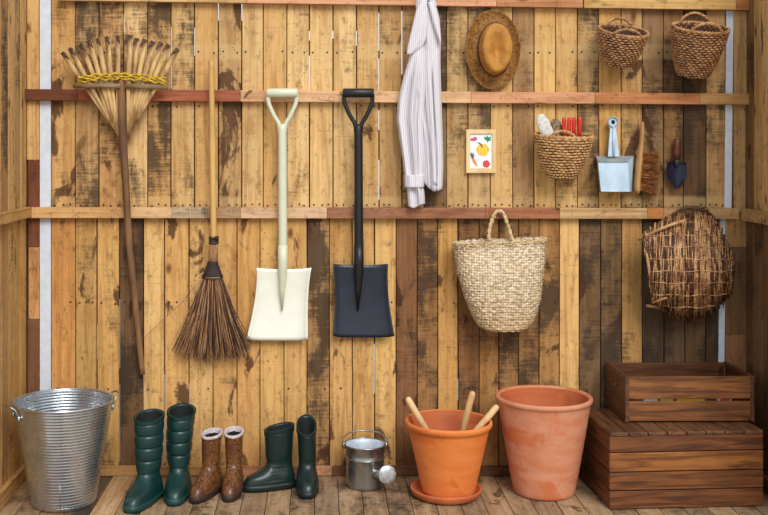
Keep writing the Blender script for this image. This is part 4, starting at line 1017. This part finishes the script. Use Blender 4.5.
# ------------------------------------------------------------------ terracotta
sa = thing('saucer', 'round terracotta saucer under the smaller orange pot', 'saucer', (gx(446, .272), -.272, 0))
MB().lathe([(.0005, .0), (.112, .0), (.130, .010), (.139, .028), (.1395, .034), (.135, .036), (.129, .031), (.118, .015), (.0005, .013)], 64).build('dish', M['terracotta_saucer'], sa)
op = thing('flower_pot', 'smaller bright orange terracotta pot holding three wooden handles', 'pot', (gx(448.5, .268), -.268, .0158), group='terracotta pots')
PH = .281
pr = [(.0005, 0), (.098, 0), (.103, .004)] + [(.104 + .052 * k / 10 + .0006 * (k % 2), 0.01 + .232 * k / 10) for k in range(11)]
pr += [(.158, .250), (.164, .255), (.169, .261), (.171, .270), (.169, PH - .002), (.164, PH), (.159, PH - .003)]
MB().lathe(pr, 72).build('outer_wall', M['terracotta'], op)
MB().lathe([(.159, PH - .003), (.154, .262)] + [(.151 - .046 * k / 14 + .0022 * (k % 2), .245 - .22 * k / 14) for k in range(15)] + [(.0005, .022)], 72).build('inner_wall', M['terracotta_saucer'], op)
sticks = [((407.2, 397.5, .26), (432, 440, .245), 'pale wooden tool handle leaning left in the orange pot'), ((473, 391.5, .26), (459, 444, .20), 'pale wooden tool handle standing tallest in the orange pot'), ((497.8, 405.5, .28), (452, 440, .295), 'pale wooden tool handle leaning right in the orange pot')]
for a, b, lab in sticks:
    pa, pb = P(*a), P(*b); dr = (pb - pa).normalized(); s_ = (pa.z - .045) / -dr.z; pe = pa + dr * s_
    rad = math.hypot(pe.x - op.location.x, pe.y - op.location.y)
    if rad > .075:
        k_ = .075 / rad; pe.x = op.location.x + (pe.x - op.location.x) * k_; pe.y = op.location.y + (pe.y - op.location.y) * k_
    st_ = thing('tool_handle', lab, 'handle', pe, group='wooden handles in the orange pot'); dr = (pe - pa).normalized()
    MB().tube([pa, pa + dr * .004, pa + dr * .012, pa + dr * .1, pe - dr * .04], [.006, .0105, .0126, .013, .013], 14).build('shaft', M['dowel'], st_, True)
    MB().tube([pe - dr * .055, pe - dr * .03, pe], [.0155, .0155, .004], 12).build('ferrule', M['zinc_dark'], st_, True)
lp = thing('flower_pot', 'larger pale bloomed terracotta pot beside the dark crates', 'pot', (gx(543.8, .225), -.225, 0), group='terracotta pots')
LH = .382
pr = [(.0005, 0), (.112, 0), (.119, .005), (.121, .015)] + [(.122 + .058 * (k / 20) ** .9 + .0007 * sin(k * 2.1), 0.02 + .335 * k / 20) for k in range(21)]
pr += [(.182, .360), (.187, .364), (.190, .370), (.189, .378), (.184, LH), (.176, .380), (.171, .374)]
MB().lathe(pr, 80).build('outer_wall', M['terracotta_pale'], lp)
MB().lathe([(.171, .374), (.169, .36)] + [(.167 - .055 * k / 16 + .003 * (k % 2), .35 - .32 * k / 16) for k in range(17)] + [(.0005, .028)], 80).build('inner_wall', M['terracotta_saucer'], lp)

# ------------------------------------------------------------------ crates
BW, BD, BH = .596, .368, .290
ang = math.atan2(.040, .594)
bc = thing('crate', 'large dark stained slatted crate turned upside down as a stand', 'crate', (.824, -.436, 0), ang)
FR = [(124, 72, 40), (156, 98, 46), (132, 80, 40), (126, 76, 40)]
hs = BH / 4
zs = [0, .070, .140, .214, BH]
for k in range(4):
    c = FR[3 - k]
    crate_board('front_slat', (0, 0, zs[k] + .0018), (BW, .016, zs[k + 1] - .0018 - (.014 if k == 3 else 0)), 'X', c, bc)
    crate_board('back_slat', (0, BD - .016, zs[k] + .0018), (BW, BD, zs[k + 1] - .0018 - (.014 if k == 3 else 0)), 'X', (96, 58, 34), bc)
    for xx in (0, BW - .016): crate_board('side_slat', (xx, .017, zs[k] + .0018), (xx + .016, BD - .017, zs[k + 1] - .0018 - (.014 if k == 3 else 0)), 'Y', (104, 60, 36), bc)
ex = [0, .074, .148, .222, .297, .372, .446, .521, BW]
for k in range(8):
    crate_board('top_slat', (ex[k] + .0016, -.002, BH - .0145), (ex[k + 1] - .0016, BD, BH), 'Y', (112 + (k * 7) % 14, 76, 54), bc)
for (xx, yy) in ((.017, .017), (BW - .047, .017), (.017, BD - .047), (BW - .047, BD - .047)): crate_board('corner_post', (xx, yy, .002), (xx + .03, yy + .03, BH - .016), 'Z', (104, 62, 36), bc)
sc_ = thing('crate', 'small dark stained open crate standing on the larger crate', 'crate', (.923, -.292, BH + .0008), R(1.0))
SW, SD, SH = .505, .272, .178
for k, (z0, z1) in enumerate(((.004, .081), (.091, SH))):
    crate_board('front_slat', (.012, 0, z0), (SW - .012, .014, z1), 'X', ((140, 86, 46), (146, 92, 50))[k], sc_)
    crate_board('back_slat', (.012, SD - .014, z0), (SW - .012, SD, z1), 'X', (110, 66, 38), sc_)
for xx, lab in ((0, 0), (SW - .014, 1)):
    # end board with a hand hole: four pieces round the slot joined in one board
    m = MB(); y0, y1, a0, a1, h0, h1 = -.002, SD + .002, .095, .18, .108, .128
    for lo, hi in (((xx, y0, .002), (xx + .014, y1, h0)), ((xx, y0, h1), (xx + .014, y1, SH + .002)), ((xx, y0, h0), (xx + .014, a0, h1)), ((xx, a1, h0), (xx + .014, y1, h1))): m.box(lo, hi)
    o_ = m.build('end_board', STAIN['Y'], sc_, props=wprops((100, 58, 30)))
for k in range(4): crate_board('bottom_slat', (.015, .016 + .061 * k, .003), (SW - .015, .016 + .058 + .061 * k, .013), 'X', (100, 62, 38), sc_)
for (xx, yy) in ((.016, .016), (SW - .036, .016), (.016, SD - .036), (SW - .036, SD - .036)): crate_board('corner_post', (xx, yy, .014), (xx + .02, yy + .02, SH - .012), 'Z', (100, 62, 38), sc_)
# seed packets lying in the small crate
def packet(label, mat1, mat2, x, y, w, rz):
    o = thing('seed_packet', label, 'packet', sc_.location + Matrix.Rotation(R(1.0), 3, 'Z') @ Vector((x, y, .0145)), R(1.0), 'packets inside the small crate')
    MB().box((-w / 2, -.012, 0), (w / 2, .012, .108), .004).build('pouch', mat1, o); MB().box((-w / 2 + .008, -.0128, .065), (w / 2 - .008, -.0118, .084)).build('print_band', mat2, o)
packet('white and grey packet at the left gap of the small crate', M['white_speckled'], M['paper'], .105, .032, .06, 0)
packet('yellow packet seen through the small crate gap, beside the white one', M['ink_yellow'], M['ink_pale_orange'], .17, .034, .06, .0)
packet('wide yellow packet in the middle of the small crate', M['ink_pale_orange'], M['ink_yellow'], .265, .032, .11, 0)
packet('white and red packet at the right gap of the small crate', M['paper'], M['ink_red'], .40, .032, .055, 0)
